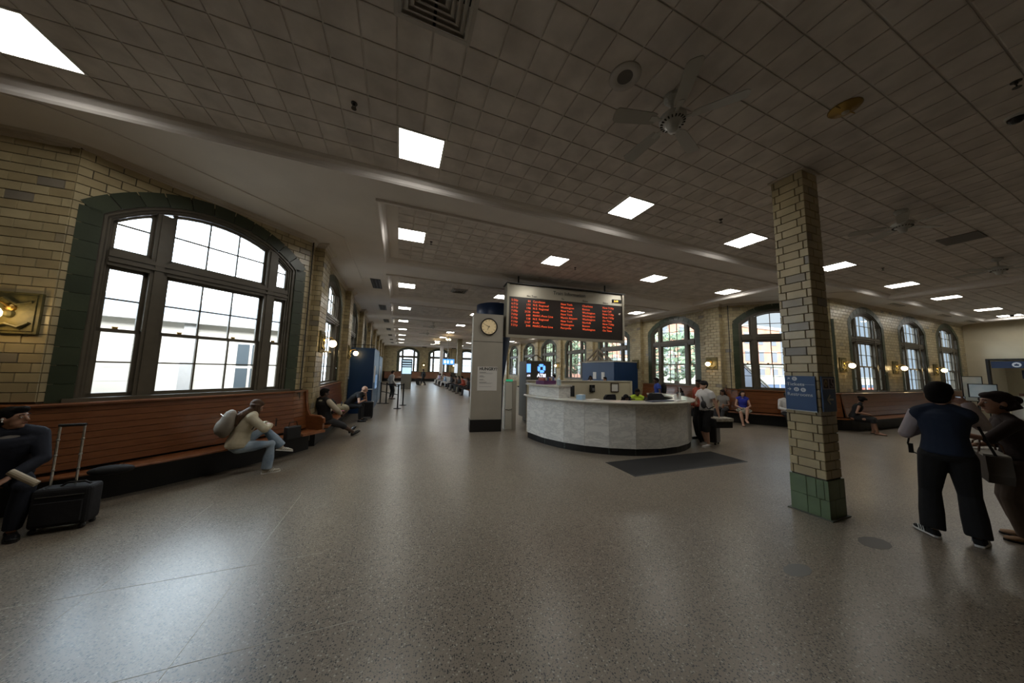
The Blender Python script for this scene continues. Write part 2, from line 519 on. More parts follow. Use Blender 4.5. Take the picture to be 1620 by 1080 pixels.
# ---- generic wall with windows
def wall_mesh(name, fr, s0, s1, wins, label, m=M_MORTAR, z1=ZS + .02):
    """thin wall plane with arched openings; wins = centres along s"""
    mb = MB(fr)
    iw = WW - .200
    cuts = [s0]
    for c in wins:
        k = 16
        cuts += [c - iw + 2 * iw * i / k for i in range(k + 1)]
    cuts.append(s1)
    for i in range(len(cuts) - 1):
        a, b = cuts[i], cuts[i + 1]
        if b - a < 1e-6: continue
        c = next((c for c in wins if abs((a + b) / 2 - c) < iw), None)
        if c is None:
            mb.add([(a, 0, 0), (b, 0, 0), (b, 0, z1), (a, 0, z1)], [(0, 1, 2, 3)])
        else:
            mb.add([(a, 0, 0), (b, 0, 0), (b, 0, SILL + .03), (a, 0, SILL + .03)], [(0, 1, 2, 3)])
            za, zb = arc(a - c, WR_OUT - .200), arc(b - c, WR_OUT - .200)
            mb.add([(a, 0, za), (b, 0, zb), (b, 0, z1), (a, 0, z1)], [(0, 1, 2, 3)])
    return mb.build(name, m, kind='structure', label=label)

BL, BH, BT = .245, .121, .012
def brick_geo(mb, a, b, z, h, n0=0.0):
    e = .004
    mb.add([(a, n0 + .001, z), (b, n0 + .001, z), (b, n0 + .001, z + h), (a, n0 + .001, z + h), (a + e, n0 + BT, z + e), (b - e, n0 + BT, z + e), (b - e, n0 + BT, z + h - e), (a + e, n0 + BT, z + h - e)],
           [(4, 5, 6, 7), (0, 1, 5, 4), (1, 2, 6, 5), (2, 3, 7, 6), (3, 0, 4, 7)])
def bricks(fr, parent, s0, s1, z0, z1, wins=(), single=None, joined_name='brickwork', gap=.006, phase=0.0):
    """lays courses; single(s) true -> a brick object of its own"""
    mbj = MB(fr); nj = 0
    nc = int(round((z1 - z0) / BH))
    h = (z1 - z0) / nc
    for r in range(nc):
        z = z0 + r * h
        zm = z + h / 2
        excl = []
        for c in wins:
            if zm < SILL: continue
            dz = zm - WZC
            if dz > 0:
                if dz < WR_OUT - .05:
                    half = math.sqrt((WR_OUT - .05) ** 2 - dz * dz)
                    half = min(half, WW - .05)
                    excl.append((c - half, c + half))
            else: excl.append((c - WW + .05, c + WW - .05))
        a = s0 - (BL / 2 if r % 2 else 0) - phase
        while a < s1:
            segs = [(max(a, s0), min(a + BL, s1))]
            for e0, e1 in excl:
                ns = []
                for p, q in segs:
                    if q <= e0 or p >= e1: ns.append((p, q))
                    else:
                        if p < e0: ns.append((p, e0))
                        if q > e1: ns.append((e1, q))
                segs = ns
            for p, q in segs:
                if q - p < .03: continue
                if single and single((p + q) / 2, zm):
                    m1 = MB(fr); brick_geo(m1, p + gap / 2, q - gap / 2, z + gap / 2, h - gap)
                    m1.build('brick', M_BRICK, parent)
                else:
                    brick_geo(mbj, p + gap / 2, q - gap / 2, z + gap / 2, h - gap); nj += 1
            a += BL
    if nj: mbj.build(joined_name, M_BRICK, parent, kind='stuff')

# ---- windows (local frame: x along the wall, y into the room, z up, origin on the floor under the window)
def win_parts(fine, xo=0.0):
    parts = []      # (name, mesh, [children])
    ri, zs = WR_OUT - .21, arc(WW - .21, WR_OUT - .21)
    W1 = WW - .21                                       # inner half width of the surround
    def blk(poly, y0=-.20, y1=.016):
        return MB().prism(poly, y0, y1, 1)
    sur = []
    for sx in (-1, 1):
        z = SILL - .02
        nb = 11
        hh = (arc(WW, WR_OUT) - .05 - z) / nb
        for i in range(nb):
            a, b = sorted((sx * W1, sx * WW))
            sur.append([(a + .003, z + .003), (b - .003, z + .003), (b - .003, z + hh - .003), (a + .003, z + hh - .003)]); z += hh
    a0 = math.asin(W1 / ri) if W1 < ri else 1.2
    n = 11
    A = math.asin(min(.999, WW / WR_OUT))
    for i in range(n):
        t0, t1 = -A + 2 * A * i / n + .004, -A + 2 * A * (i + 1) / n - .004
        P = []
        for t in (t0, (t0 + t1) / 2, t1): P.append((WR_OUT * math.sin(t), WZC + WR_OUT * math.cos(t)))
        for t in (t1, (t0 + t1) / 2, t0): P.append((ri * math.sin(t), WZC + ri * math.cos(t)))
        sur.append(P)
    if fine:
        for p in sur: parts.append(('surround_block', blk(p).mesh('surround_block', M_GREEN), []))
    else:
        mb = MB()
        for p in sur: mb.prism(p, -.20, .016, 1)
        parts.append(('surround', mb.mesh('surround', M_GREEN), []))
    # casing: stepped frame following the opening
    cas = MB()
    def ring(w, r, w2, r2, y0, y1):
        """frame between outer (w,r) and inner (w2,r2)"""
        k = 18
        def top(ww, rr): return [(ww * (-1 + 2 * i / k), arc(ww * (-1 + 2 * i / k), rr)) for i in range(k + 1)]
        o, q = top(w, r), top(w2, r2)
        for i in range(k): cas.prism([q[i], q[i + 1], o[i + 1], o[i]], y0, y1, 1)
        for sx in (-1, 1):
            cas.prism([(sx * w2, SILL), (sx * w, SILL), (sx * w, arc(w, r)), (sx * w2, arc(w2, r2))], y0, y1, 1)
    ring(W1 + .005, ri + .005, W1 - .04, ri - .04, -.16, -.01)
    ring(W1 - .04, ri - .04, W1 - .075, ri - .075, -.17, -.04)
    ring(W1 - .075, ri - .075, W1 - .10, ri - .10, -.18, -.065)
    W2, r2 = W1 - .10, ri - .10
    parts.append(('casing', cas.mesh('casing', M_CASING), []))
    MX0, MX1 = .665, .845                               # mullion
    for sx in (-1, 1):
        a, b = sorted((sx * MX0 + xo, sx * MX1 + xo)); m = MB().box(a, b, -.17, -.03, SILL, arc(sx * .75, r2) + .01)
        m.box(a + .04, b - .04, -.03, -.015, SILL, arc(sx * .75, r2) - .01)
        parts.append(('mullion', m.mesh('mullion', M_CASING), []))
    m = MB().box(-W2, W2, -.17, -.03, 3.24, 3.46).box(-W2, W2, -.03, .0, 3.29, 3.33).box(-W2, W2, -.03, -.012, 3.37, 3.43)
    parts.append(('transom', m.mesh('transom', M_CASING), []))
    parts.append(('sill', MB().box(-WW + .12, WW - .12, -.26, .05, SILL - .04, SILL + .03).mesh('sill', M_CASING), []))
    def sash(name, x0, x1, z0, z1, yc, cols, rows, arched=False):
        f = .045
        m = MB(); ch = []
        y0, y1 = yc - .02, yc + .02
        ztop = (lambda s: min(z1, arc(s, r2) - .005)) if arched else (lambda s: z1)
        m.box(x0, x1, y0, y1, z0, z0 + f + .01)
        m.box(x0, x0 + f, y0, y1, z0, ztop(x0 + (0 if x0 > 0 else f)) if arched else z1)
        m.box(x1 - f, x1, y0, y1, z0, ztop(x1 - (f if x1 > 0 else 0)) if arched else z1)
        k = 8 if arched else 1
        zt = (lambda s: ztop(s) - f) if arched else (lambda s: z1 - f)
        for i in range(k):
            a, b = x0 + (x1 - x0) * i / k, x0 + (x1 - x0) * (i + 1) / k
            m.prism([(a, zt(a)), (b, zt(b)), (b, ztop(b)), (a, ztop(a))], y0, y1, 1)
        xi0, xi1, zi0 = x0 + f, x1 - f, z0 + f + .01
        zi1 = max(zt(xi0), zt(xi1), zt((xi0 + xi1) / 2))
        for c in range(1, cols):
            x = xi0 + (xi1 - xi0) * c / cols
            m.box(x - .011, x + .011, y0 + .004, y1 - .004, zi0, zt(x))
        base = z1 - f if not arched else min(zt(xi0), zt(xi1), zi0 + (zi1 - zi0) * .62 + .12)
        zrow = [zi0 + (zi1 - zi0) * r / rows for r in range(rows + 1)]
        if arched: zrow = [zi0, zi0 + (min(zi1, 4.40) - zi0) * (.50 if cols > 1 else .60), zi1]
        for z in zrow[1:-1]:
            m.box(xi0, xi1, y0 + .004, y1 - .004, z - .011, z + .011)
        for c in range(cols):
            a, b = xi0 + (xi1 - xi0) * c / cols, xi0 + (xi1 - xi0) * (c + 1) / cols
            for r in range(rows):
                if arched and r == rows - 1:
                    pts = [(a, zrow[r])] + [(b, zrow[r])] + [(b + (a - b) * i / 4, zt(b + (a - b) * i / 4)) for i in range(5)]
                else:
                    pts = [(a, zrow[r]), (b, zrow[r]), (b, zrow[r + 1]), (a, zrow[r + 1])]
                ch.append(pts)
        if fine:
            kids = [('pane', MB().add([(p[0], yc, p[1]) for p in pts], [tuple(range(len(pts)))]).mesh('pane', M_GLASS)) for pts in ch]
        else:
            mg = MB()
            for pts in ch: mg.add([(p[0], yc, p[1]) for p in pts], [tuple(range(len(pts)))])
            kids = [('glazing', mg.mesh('glazing', M_GLASS))]
        parts.append((name, m.mesh(name, M_CASING), kids))
    for x0, x1, cols in ((-MX0 + xo, MX0 + xo, 3), (-W2, -MX1 + xo, 1), (MX1 + xo, W2, 1)):
        sash('lower_sash', x0, x1, SILL + .03, 2.325, -.085, cols, 2)
        sash('upper_sash', x0, x1, 2.275, 3.24, -.13, cols, 2)
        sash('arched_light', x0, x1, 3.46, 9, -.11, cols, 2, True)
    for x in (-.35, .35, -1.0, 1.0):
        parts.append(('sash_lock', MB().box(x - .025, x + .025, -.085, -.06, 2.325, 2.35).tube([(x - .03, -.07, 2.352), (x + .03, -.07, 2.352)], .008, 6).mesh('sash_lock', M_BRASS), []))
    return parts
WIN_BIG, WIN_FINE, WIN_FAR = win_parts(True, -.085), win_parts(True), win_parts(False)
win_count = [0]
def window(fr, c, label, fine=False):
    win_count[0] += 1
    o = fr(c, 0, 0)
    r = thing('window_%d' % win_count[0], label, None, o, fr.rz(), kind='structure')
    pl = bpy.data.lights.new('sky_portal', 'AREA')        # guides sky light through the opening, adds none of its own
    pl.shape = 'RECTANGLE'; pl.size = 2.5; pl.size_y = 3.1
    pl.cycles.is_portal = True
    po_ = bpy.data.objects.new('sky_portal', pl); COL.objects.link(po_)
    c0 = fr(c, -.22, 2.87)
    po_.matrix_world = Matrix.Translation(c0) @ fr.n.to_track_quat('-Z', 'Y').to_matrix().to_4x4()
    po_['kind'] = 'helper'
    for name, me, kids in (fine if isinstance(fine, list) else WIN_FINE if fine else WIN_FAR):
        if name == 'sash_lock' and not fine: continue
        p = link(name, me, r)
        for kn, km in kids: link(kn, km, p)
    return r

# ---- wall runs
FL = Fr((-9.2, Y0), (1, 0), (0, -1))                                  # left, facing the camera
C0 = (-4.22, Y0)
FCL = Fr(C0, (D45, D45), (D45, -D45))                                 # left splay
FHL = Fr((XL, 7.74), (0, 1), (1, 0))                                  # hall left
C0R = (XL + XR + 4.22, Y0)
FCR = Fr(C0R, (-D45, D45), (-D45, -D45))                              # right splay
FHR = Fr((XR, 7.74), (0, 1), (-1, 0))                                 # hall right
FR_ = Fr((C0R[0], Y0), (1, 0), (0, -1))                               # right, facing the camera
FE = Fr((XL, YE), (1, 0), (0, -1))
wfl = wall_mesh('wall_front_left', FL, 0, 9.2 + C0[0], [], 'cream glazed brick wall left of the big window')
bricks(FL, wfl, 2.6, 9.2 + C0[0] + .006, SILL, ZK + .02, single=lambda s, z: s > 9.2 + C0[0] - 1.75, phase=.03)
WCEN = 1.52
wcl = wall_mesh('wall_corner_left', FCL, 0, CH + .08, [WCEN], 'splayed corner wall holding the nearest window')
bricks(FCL, wcl, 0, CH + .04, SILL, ZK + .02, [WCEN], single=lambda s, z: True)
window(FCL, WCEN, 'nearest arched window in the splayed left corner', WIN_BIG)
HL = YE - 7.74
hc = [8.05 - 7.74 + .65 + (PIT - .65) / 2 + PIT * i for i in range(8)]
hc = [c for c in hc if c + WW < HL]
whl = wall_mesh('wall_left', FHL, 0, HL, hc, 'long brick left wall of the hall')
bricks(FHL, whl, 0, min(HL, 13.5), SILL, ZK + .02, hc[:3], single=None)
bricks(FHL, whl, 13.5, HL, SILL + .6, ZK + .02, hc[3:], single=None, joined_name='far_brickwork')
for i, c in enumerate(hc): window(FHL, c, 'arched window in the left hall wall, number %d from the splayed corner' % (i + 1), i == 0)
wcr = wall_mesh('wall_corner_right', FCR, 0, CH + .08, [WCEN], 'splayed corner wall behind the brick pillar')
bricks(FCR, wcr, 0, CH + .04, SILL, ZK + .02, [WCEN])
window(FCR, WCEN, 'arched window seen just left of the brick pillar', True)
whr = wall_mesh('wall_right', FHR, 0, HL, hc, 'long brick right wall of the hall')
bricks(FHR, whr, 0, HL, SILL, ZK + .02, hc)
bricks(FHR, whr, 4.9, HL, .0, SILL, [], joined_name='lower_brickwork')
for i, c in enumerate(hc): window(FHR, c, 'arched window in the right hall wall, number %d from the splayed corner' % (i + 1), i == 0)
WRC = [17.35 - C0R[0] + .05, 21.6 - C0R[0] + .05, 25.85 - C0R[0] - .1]
wfr = wall_mesh('wall_front_right', FR_, 0, XE - C0R[0], WRC, 'brick wall with three windows right of the pillar')
bricks(FR_, wfr, 0, XE - C0R[0], SILL, ZK + .02, WRC)
for i, c in enumerate(WRC): window(FR_, c, ['first', 'middle', 'last'][i] + ' arched window of the three right of the pillar')
EC = [1.15 - XL, 5.275 - XL, 9.4 - XL]
wen = wall_mesh('wall_end', FE, 0, XR - XL, EC, 'far brick end wall of the hall')
bricks(FE, wen, 0, XR - XL, SILL, ZK + .02, EC)
for i, c in enumerate(EC): window(FE, c, ['left', 'middle', 'right'][i] + ' arched window in the far end wall')
for i, c in enumerate(()): pass
# pilasters
def pilaster(parent, x, y0, y1, dx, fine, name='pilaster'):
    """dx: projection into the hall (sign gives the side)"""
    p = MB().box(min(x, x + dx), max(x, x + dx), y0, y1, 0, ZS).build(name, M_MORTAR, parent)
    sg = 1 if dx > 0 else -1
    f1 = Fr((x, y0), (sg, 0), (0, -1)); f2 = Fr((x + dx, y0), (0, 1), (sg, 0))
    sf = (lambda s, z: True) if fine else None
    bricks(f1, p, 0, abs(dx) + .012, .13, ZK + .02, single=sf, phase=.05)
    bricks(f2, p, 0, y1 - y0, .13, ZK + .02, single=sf)
    return p
PIL = [8.05 + PIT * i for i in range(8)]
for i, y in enumerate(PIL):
    pilaster(whl, XL, y, y + .65, .20, i == 0)
    pilaster(whr, XR, y, y + .65, -.20, False)
for x in (3.2 - .3, 7.35 - .3):
    p = MB().box(x, x + .6, YE - .15, YE, 0, ZS).build('pilaster', M_MORTAR, wen)
    bricks(Fr((x, YE - .15), (1, 0), (0, -1)), p, 0, .6, SILL, ZK)
# plaster side wall at the far right with the baggage opening, rear walls
OY0, OY1, OZ = 1.2, 4.98, 2.90
mb = MB()
mb.add([(XE, Y0, 0), (XE, OY1, 0), (XE, OY1, ZS), (XE, Y0, ZS)], [(0, 1, 2, 3)])
mb.add([(XE, OY1, OZ), (XE, OY0, OZ), (XE, OY0, ZS), (XE, OY1, ZS)], [(0, 1, 2, 3)])
mb.add([(XE, OY0, 0), (XE, -6, 0), (XE, -6, ZS), (XE, OY0, ZS)], [(0, 1, 2, 3)])
wsd = mb.build('wall_right_end', M_CREAM, kind='structure', label='plain cream plaster wall with the baggage opening')
mb = MB()
mb.add([(-12, -6, 0), (XE, -6, 0), (XE, -6, ZS), (-12, -6, ZS)], [(0, 1, 2, 3)])
mb.add([(-12, -6, 0), (-12, Y0, 0), (-12, Y0, ZS), (-12, -6, ZS)], [(0, 1, 2, 3)])
mb.add([(-12, Y0, 0), (-9.2, Y0, 0), (-9.2, Y0, ZS), (-12, Y0, ZS)], [(0, 1, 2, 3)])
mb.build('wall_back', M_CREAM, kind='structure', label='plain cream walls behind the photographer')
# cornice and cove along every brick wall
def jog(fr, y_list, d, side):
    return None
pathL = [(-9.2, Y0), (C0[0] - .35, Y0), (C0[0] - .1, Y0 + .02), (C0[0] + .12, Y0 + .15), tuple(FCL(CH, 0, 0)[:2]), (XL, 8.05)]
pathL_p = list(pathL)
for y in PIL:
    pathL_p += [(XL, y), (XL + .20, y), (XL + .20, y + .65), (XL, y + .65)]
pathL_p = [p for i, p in enumerate(pathL_p) if i == 0 or (Vector(p) - Vector(pathL_p[i - 1])).length > .02] + [(XL, YE)]
mir = lambda P: [(XL + XR - x, y) for x, y in P]
prof = [(0, ZK - .02), (.02, ZK - .02), (.045, ZK + .01), (.06, ZK + .015), (.075, ZK + .05), (.11, ZK + .07), (.12, ZK + .10), (0, ZK + .11)]
MB().sweep(pathL_p, prof).build('trim_1', M_COVE, kind='structure', label='plaster cornice along the left brick walls')
pr = mir(pathL_p)[:-1]
pr[0] = (XE, Y0)
MB().sweep(pr, prof, side=-1).build('trim_2', M_COVE, kind='structure', label='plaster cornice along the right brick walls')
MB().sweep([(XL, YE), (XR, YE)], prof).build('trim_3', M_COVE, kind='structure', label='plaster cornice on the far end wall')
cove = [(.0, ZK + .06)] + [(.70 * t, ZK + .06 + (ZS - ZK - .063) * math.sin(t * PI / 2)) for t in (.15, .3, .45, .6, .8, 1)] + [(0, ZS - .002)]
pl = pathL[:-1] + [(XL, YE)]
MB().sweep(pl, cove).build('trim_4', M_PLASTER, kind='structure', smooth=False, label='shallow plaster cove above the left cornice')
pr = mir(pl); pr[0] = (XE, Y0)
MB().sweep(pr, cove, side=-1).build('trim_5', M_PLASTER, kind='structure', label='shallow plaster cove above the right cornice')
# raised bead where the cove meets the flat ceiling
bead = [(.68, ZS - .012), (.705, ZS - .018), (.73, ZS - .012), (.73, ZS - .001), (.68, ZS - .001)]
MB().sweep(pl, bead).build('trim_6', M_PLASTER, kind='structure', label='thin plaster bead edging the left cove')
MB().sweep(pr, bead, side=-1).build('trim_7', M_PLASTER, kind='structure', label='thin plaster bead edging the right cove')
# green bullnose strip at the right splay
MB().tube([(C0R[0] + .02, Y0 - .03, SILL), (C0R[0] + .02, Y0 - .03, 4.0)], .045, 8).build('trim_8', M_GREEN, kind='structure', label='green bullnose strip at the corner behind the pillar')

# ---- ceiling light panels
def panel_light(i, x, y):
    t = thing('ceiling_light', None, 'light', (x, y, ZC), 0, 'square ceiling light panels')
    return t
proto = thing('ceiling_light', '', 'light', (0, 0, 0), 0, 'square lit panels in the tiled ceiling')
fm = MB()
for a in ((0, .61, 0, .022), (0, .61, .588, .61), (0, .022, .022, .588), (.588, .61, .022, .588)): fm.box(a[0], a[1], a[2], a[3], -.006, .014)
fm.build('frame', M_WHITE, proto)
MB().add([(.022, .022, .001), (.588, .022, .001), (.588, .588, .001), (.022, .588, .001)], [(0, 3, 2, 1)]).build('diffuser', M_PANEL, proto)
names_t = ['big glowing panel cut by the upper left frame edge', 'glowing panel above the left end of the first ceiling band', 'glowing panel left of the brick pillar top, middle of ceiling', 'glowing panel just left of the pillar', 'glowing panel half hidden behind the brick pillar', 'glowing panel right of the pillar, nearest', 'glowing panel right of the pillar, second', 'glowing panel right of the pillar, third', 'glowing panel at the far right frame edge']
rown = ['second', 'third', 'fourth', 'fifth', 'sixth', 'seventh', 'eighth', 'ninth']
coln = ['along the left edge of the hall', 'in the second file from the left', 'in the third file from the left', 'along the right edge of the hall']
for i, (x, y) in enumerate(LIGHTS):
    if i < 9: lb = names_t[i]
    else:
        k = i - 9
        lb = 'square light panel in the %s ceiling field, %s' % (rown[k // 4], coln[k % 4])
    if i == 0:
        proto.location = (x, y, ZC - .002); proto['label'] = lb
    else: dup(proto, (x, y, ZC - .002), label=lb)

# ---- brick pillar
PX, PY, PW = 5.36, 2.20, .372
pillar = thing('brick_pillar', 'square cream brick pillar with green base and blue signs', 'pillar', (PX, PY, 0))
MB().box(.006, PW - .006, .006, PW - .006, 0, ZC).build('core', M_MORTAR, pillar)
nc = 37
z0 = .50; hh = (ZC - .03 - z0) / nc
for r in range(nc):
    z = z0 + r * hh
    a = .245 if r % 2 else .33
    b = .03 if r % 2 else .06
    sets = [((0, -1), (1, 0), (0, 0)), ((1, 0), (0, 1), (PW, 0)), ((0, 1), (-1, 0), (PW, PW)), ((-1, 0), (0, -1), (0, PW))]
    for k, (n, u, o) in enumerate(sets):
        f = Fr(o, u, n)
        if k in (1, 2): 
            cuts = [0, .19, PW]
            if r % 3: continue
        sp = [0, .085, .33, PW] if r % 2 else [0, .045, .29, PW]
        if k == 0: sp = [0, .25, PW] if r % 2 else [0, .12, PW]
        if k == 3: sp = [0, .03, .275, PW] if r % 2 == 0 else [0, .09, .335 - .01, PW]
        for i in range(len(sp) - 1):
            m1 = MB(f)
            brick_geo(m1, sp[i] + (.003 if i else -.004), sp[i + 1] - (.003 if i < len(sp) - 2 else -.004), z + .003, hh - .006, -.006)
            m1.build('brick', M_BRICK, pillar)
    if r % 3:   # unseen rear faces, joined per course
        for k in (1, 2):
            n, u, o = sets[k]; m1 = MB(Fr(o, u, n)); brick_geo(m1, .0, PW, z + .003, hh - .006, -.006); m1.build('brick', M_BRICK, pillar)
g = .012
for (a, b, c, d) in ((-g, .12, 0, .24), (.126, PW + g, 0, .24), (-g, .25, .246, .49), (.256, PW + g, .246, .49)):
    MB().box(a, b, -.02, .0, c, d).build('base_tile', M_PGREEN, pillar)            # face toward the camera's right
for (a, b, c, d) in ((-.02, .07, 0, .24), (.076, .20, 0, .24), (.206, PW + g, 0, .24), (-.02, .02, .246, .49), (.026, .10, .246, .49), (.106, .20, .246, .49), (.206, PW + g, .246, .49)):
    MB().box(-.02, .0, a, b, c, d).build('base_tile', M_PGREEN, pillar)
MB().box(PW, PW + .018, -.02, PW + g, 0, .49).box(0, PW, PW, PW + .018, 0, .49).build('base_tile', M_PGREEN, pillar)
MB().box(-.05, PW + .045, -.05, PW + .045, 0, .012).build('base_lip', mat('grey_green_grout', (.10, .11, .09), .7), pillar)
MB().box(-.035, PW + .035, -.035, PW + .035, ZC - .03, ZC - .008).build('top_collar', M_COVE, pillar)
# ------------------------------------------------------------------ outside the windows
M_YARD = mat('pale_paving', (.42, .42, .41), .9, vary=.1, vscale=.4)
g = MB().box(-80, 110, -60, 140, -1.0, -.6).build('ground', M_YARD, kind='structure', label='pale paved ground outside the windows')
# white building beyond the big left window
ang = math.radians(24)
bo = Vector((-7.4, 10.6, 0))
bu = Vector((math.cos(ang), math.sin(ang), 0)); bn = Vector((math.sin(ang), -math.cos(ang), 0))
M_BW = mat('white_building_block', (.80, .79, .76), .8)
M_BG = mat('slate_roof', (.24, .29, .36), .7)
FB = Fr(bo, bu, bn)
wb = MB(FB).box(-14, 4.7, -6, 0, -.6, 3.0).build('white_building', M_BW, label='low white building with slate blue roof outside the left window', cat='building')
mb = MB(FB).box(-14.2, 4.9, -6, .25, 3.0, 3.14).build('cornice', mat('pale_stone_band', (.66, .68, .70), .8), wb)
MB(FB).add([(-14.2, .2, 3.14), (4.9, .2, 3.14), (4.9, -3.4, 4.1), (-14.2, -3.4, 4.1)], [(0, 1, 2, 3)]).build('roof', M_BG, wb)
MB(FB).box(1.65, 1.9, -.02, .12, -.6, 3.0).build('pier', mat('grey_pier', (.50, .52, .55), .8), wb)
wi = MB(FB).box(2.72, 3.55, -.02, .06, .9, 2.6).build('window_frame', M_WHITE, wb)
MB(FB).box(2.82, 3.10, .05, .075, 1.02, 1.72).box(2.82, 3.10, .05, .075, 1.8, 2.48).box(3.17, 3.45, .05, .075, 1.02, 1.72).box(3.17, 3.45, .05, .075, 1.8, 2.48).build('pane', mat('dark_window', (.10, .13, .16), .15), wi)
mbp = MB(FB)
for i in range(9):
    z = -.1 + .36 * i
    mbp.box(-14, 4.7, -.005, .004, z, z + .012)
mbp.build('block_joints', mat('block_joint', (.62, .62, .60), .9), wb, kind='stuff')
# beyond the right windows: brick building, trees, platform bands, covered escalator
M_RB = mat('salmon_brick_facade', (.52, .27, .19), .85, vary=.15, vscale=.6)
M_PW = mat('dull_window', (.20, .22, .25), .2)
FBR = Fr((24, 33, 0), (1, 0), (0, -1))
rb = MB(FBR).box(0, 44, -8, 0, -.6, 10.5).build('brick_building', M_RB, label='salmon brick building across the tracks beyond the right windows', cat='building')
MB(FBR).box(-.2, 44.2, -8.2, .2, 10.5, 11).build('parapet', mat('pale_stone', (.55, .50, .44), .8), rb)
pm = MB().box(-.7, .7, -.02, .05, -.9, .9).mesh('window', M_PW); fm = MB().box(-.85, .85, .0, .09, .9, 1.15).mesh('lintel', mat('pale_stone', (.5, .5, .5)))
for r in range(3):
    for c in range(11):
        p = FBR(2 + 4 * c, 0, 2.2 + 3.1 * r)
        w = link('window', pm, rb, p, (0, 0, FBR.rz()))
        link('lintel', fm, w, (0, 0, 0))
wl = thing('platform_wall', 'long pale platform wall with a red band outside the right windows', 'wall', (18, 19.5, 0))
MB().box(-1.5, 45, 0, .5, -.6, .55).build('red_band', mat('red_band_paint', (.42, .10, .07), .6), wl)
MB().box(-1.5, 45, -.05, .5, .55, .95).build('blue_band', mat('dark_blue_band', (.08, .12, .20), .5), wl)
MB().box(-1.5, 45, -.1, .6, .95, 1.9).build('coping', mat('pale_green_panel', (.62, .66, .58), .7), wl)
for k in range(16): MB().box(-1 + 2.8 * k, -.9 + 2.8 * k, -.13, 0, -.6, 1.9).build('post', mat('grey_pier', (.5, .5, .5)), wl)
cn = thing('platform_canopy', 'flat platform canopy edge seen through the right windows', 'canopy', (22, 24, 0))
MB().box(-1, 46, 0, 4, 3.1, 3.4).build('roof', mat('greenish_canopy', (.40, .46, .40), .8), cn)
for k in range(9): MB().tube([(1 + 5 * k, .5, -.6), (1 + 5 * k, .5, 3.1)], .1, 8).build('post', mat('grey_pier', (.5, .5, .5)), cn)
es = thing('covered_stairway', 'grey sloping covered stairway outside the window left of the pillar', 'stairway', (17.6, 11.0, 0))
MB().prism([(0, 0), (5.5, -.6), (5.5, -.1), (0, 3.2)], 0, 1.4, 1).build('enclosure', mat('blue_grey_cladding', (.13, .16, .22), .5), es)
MB().tube([(0, -.06, 3.25), (5.5, -.06, -.05)], .06, 8).build('handrail', M_STEEL, es)
def leaf_mat():
    return mat('leaf_green', (.13, .19, .11), .7, col2=(.27, .34, .22), vscale=2.5)
def tree(x, y, z, r, label):
    t = thing('tree', label, 'tree', (x, y, -.6), 0, 'trees outside the hall')
    MB().tube([(0, 0, 0), (.1, 0, z), (0, .1, z + r)], [.22, .16, .06], 8).build('trunk', mat('bark', (.10, .08, .06), .9), t)
    mb = MB(); rnd = random.Random(int(x * 10 + y))
    for k in range(900):
        v = Vector((rnd.gauss(0, 1), rnd.gauss(0, 1), rnd.gauss(0, 1))).normalized() * r * rnd.uniform(.45, 1) ** .6
        lump = 1 + .18 * math.sin(v.x * 2.3 + 1) * math.cos(v.y * 2.1)
        c = Vector((v.x * lump, v.y * lump, z + r * .7 + v.z * .85))
        a = Vector((rnd.gauss(0, 1), rnd.gauss(0, 1), rnd.gauss(0, 1))).normalized(); b = a.orthogonal().normalized(); s = r * rnd.uniform(.07, .13)
        d = a.cross(b)
        mb.add([c - a * s, c + b * s * .6, c + a * s, c - b * s * .6], [(0, 1, 2, 3)])
    mb.build('foliage', leaf_mat(), t, kind='stuff')
for x, y, z, r, l in ((19.5, 16, 2.2, 2.4, 'round tree outside the window nearest left of the pillar'), (17.2, 24.5, 2.5, 3.0, 'tall tree behind the blue booth windows'), (18, 32, 2.5, 3.4, 'leafy tree beyond the middle hall windows'),
                   (18.5, 40, 2.6, 3.6, 'leafy tree beyond the farther hall windows'), (24, 48, 3, 4, 'leafy tree at the far end of the tracks')):
    tree(x, y, z, r, l)
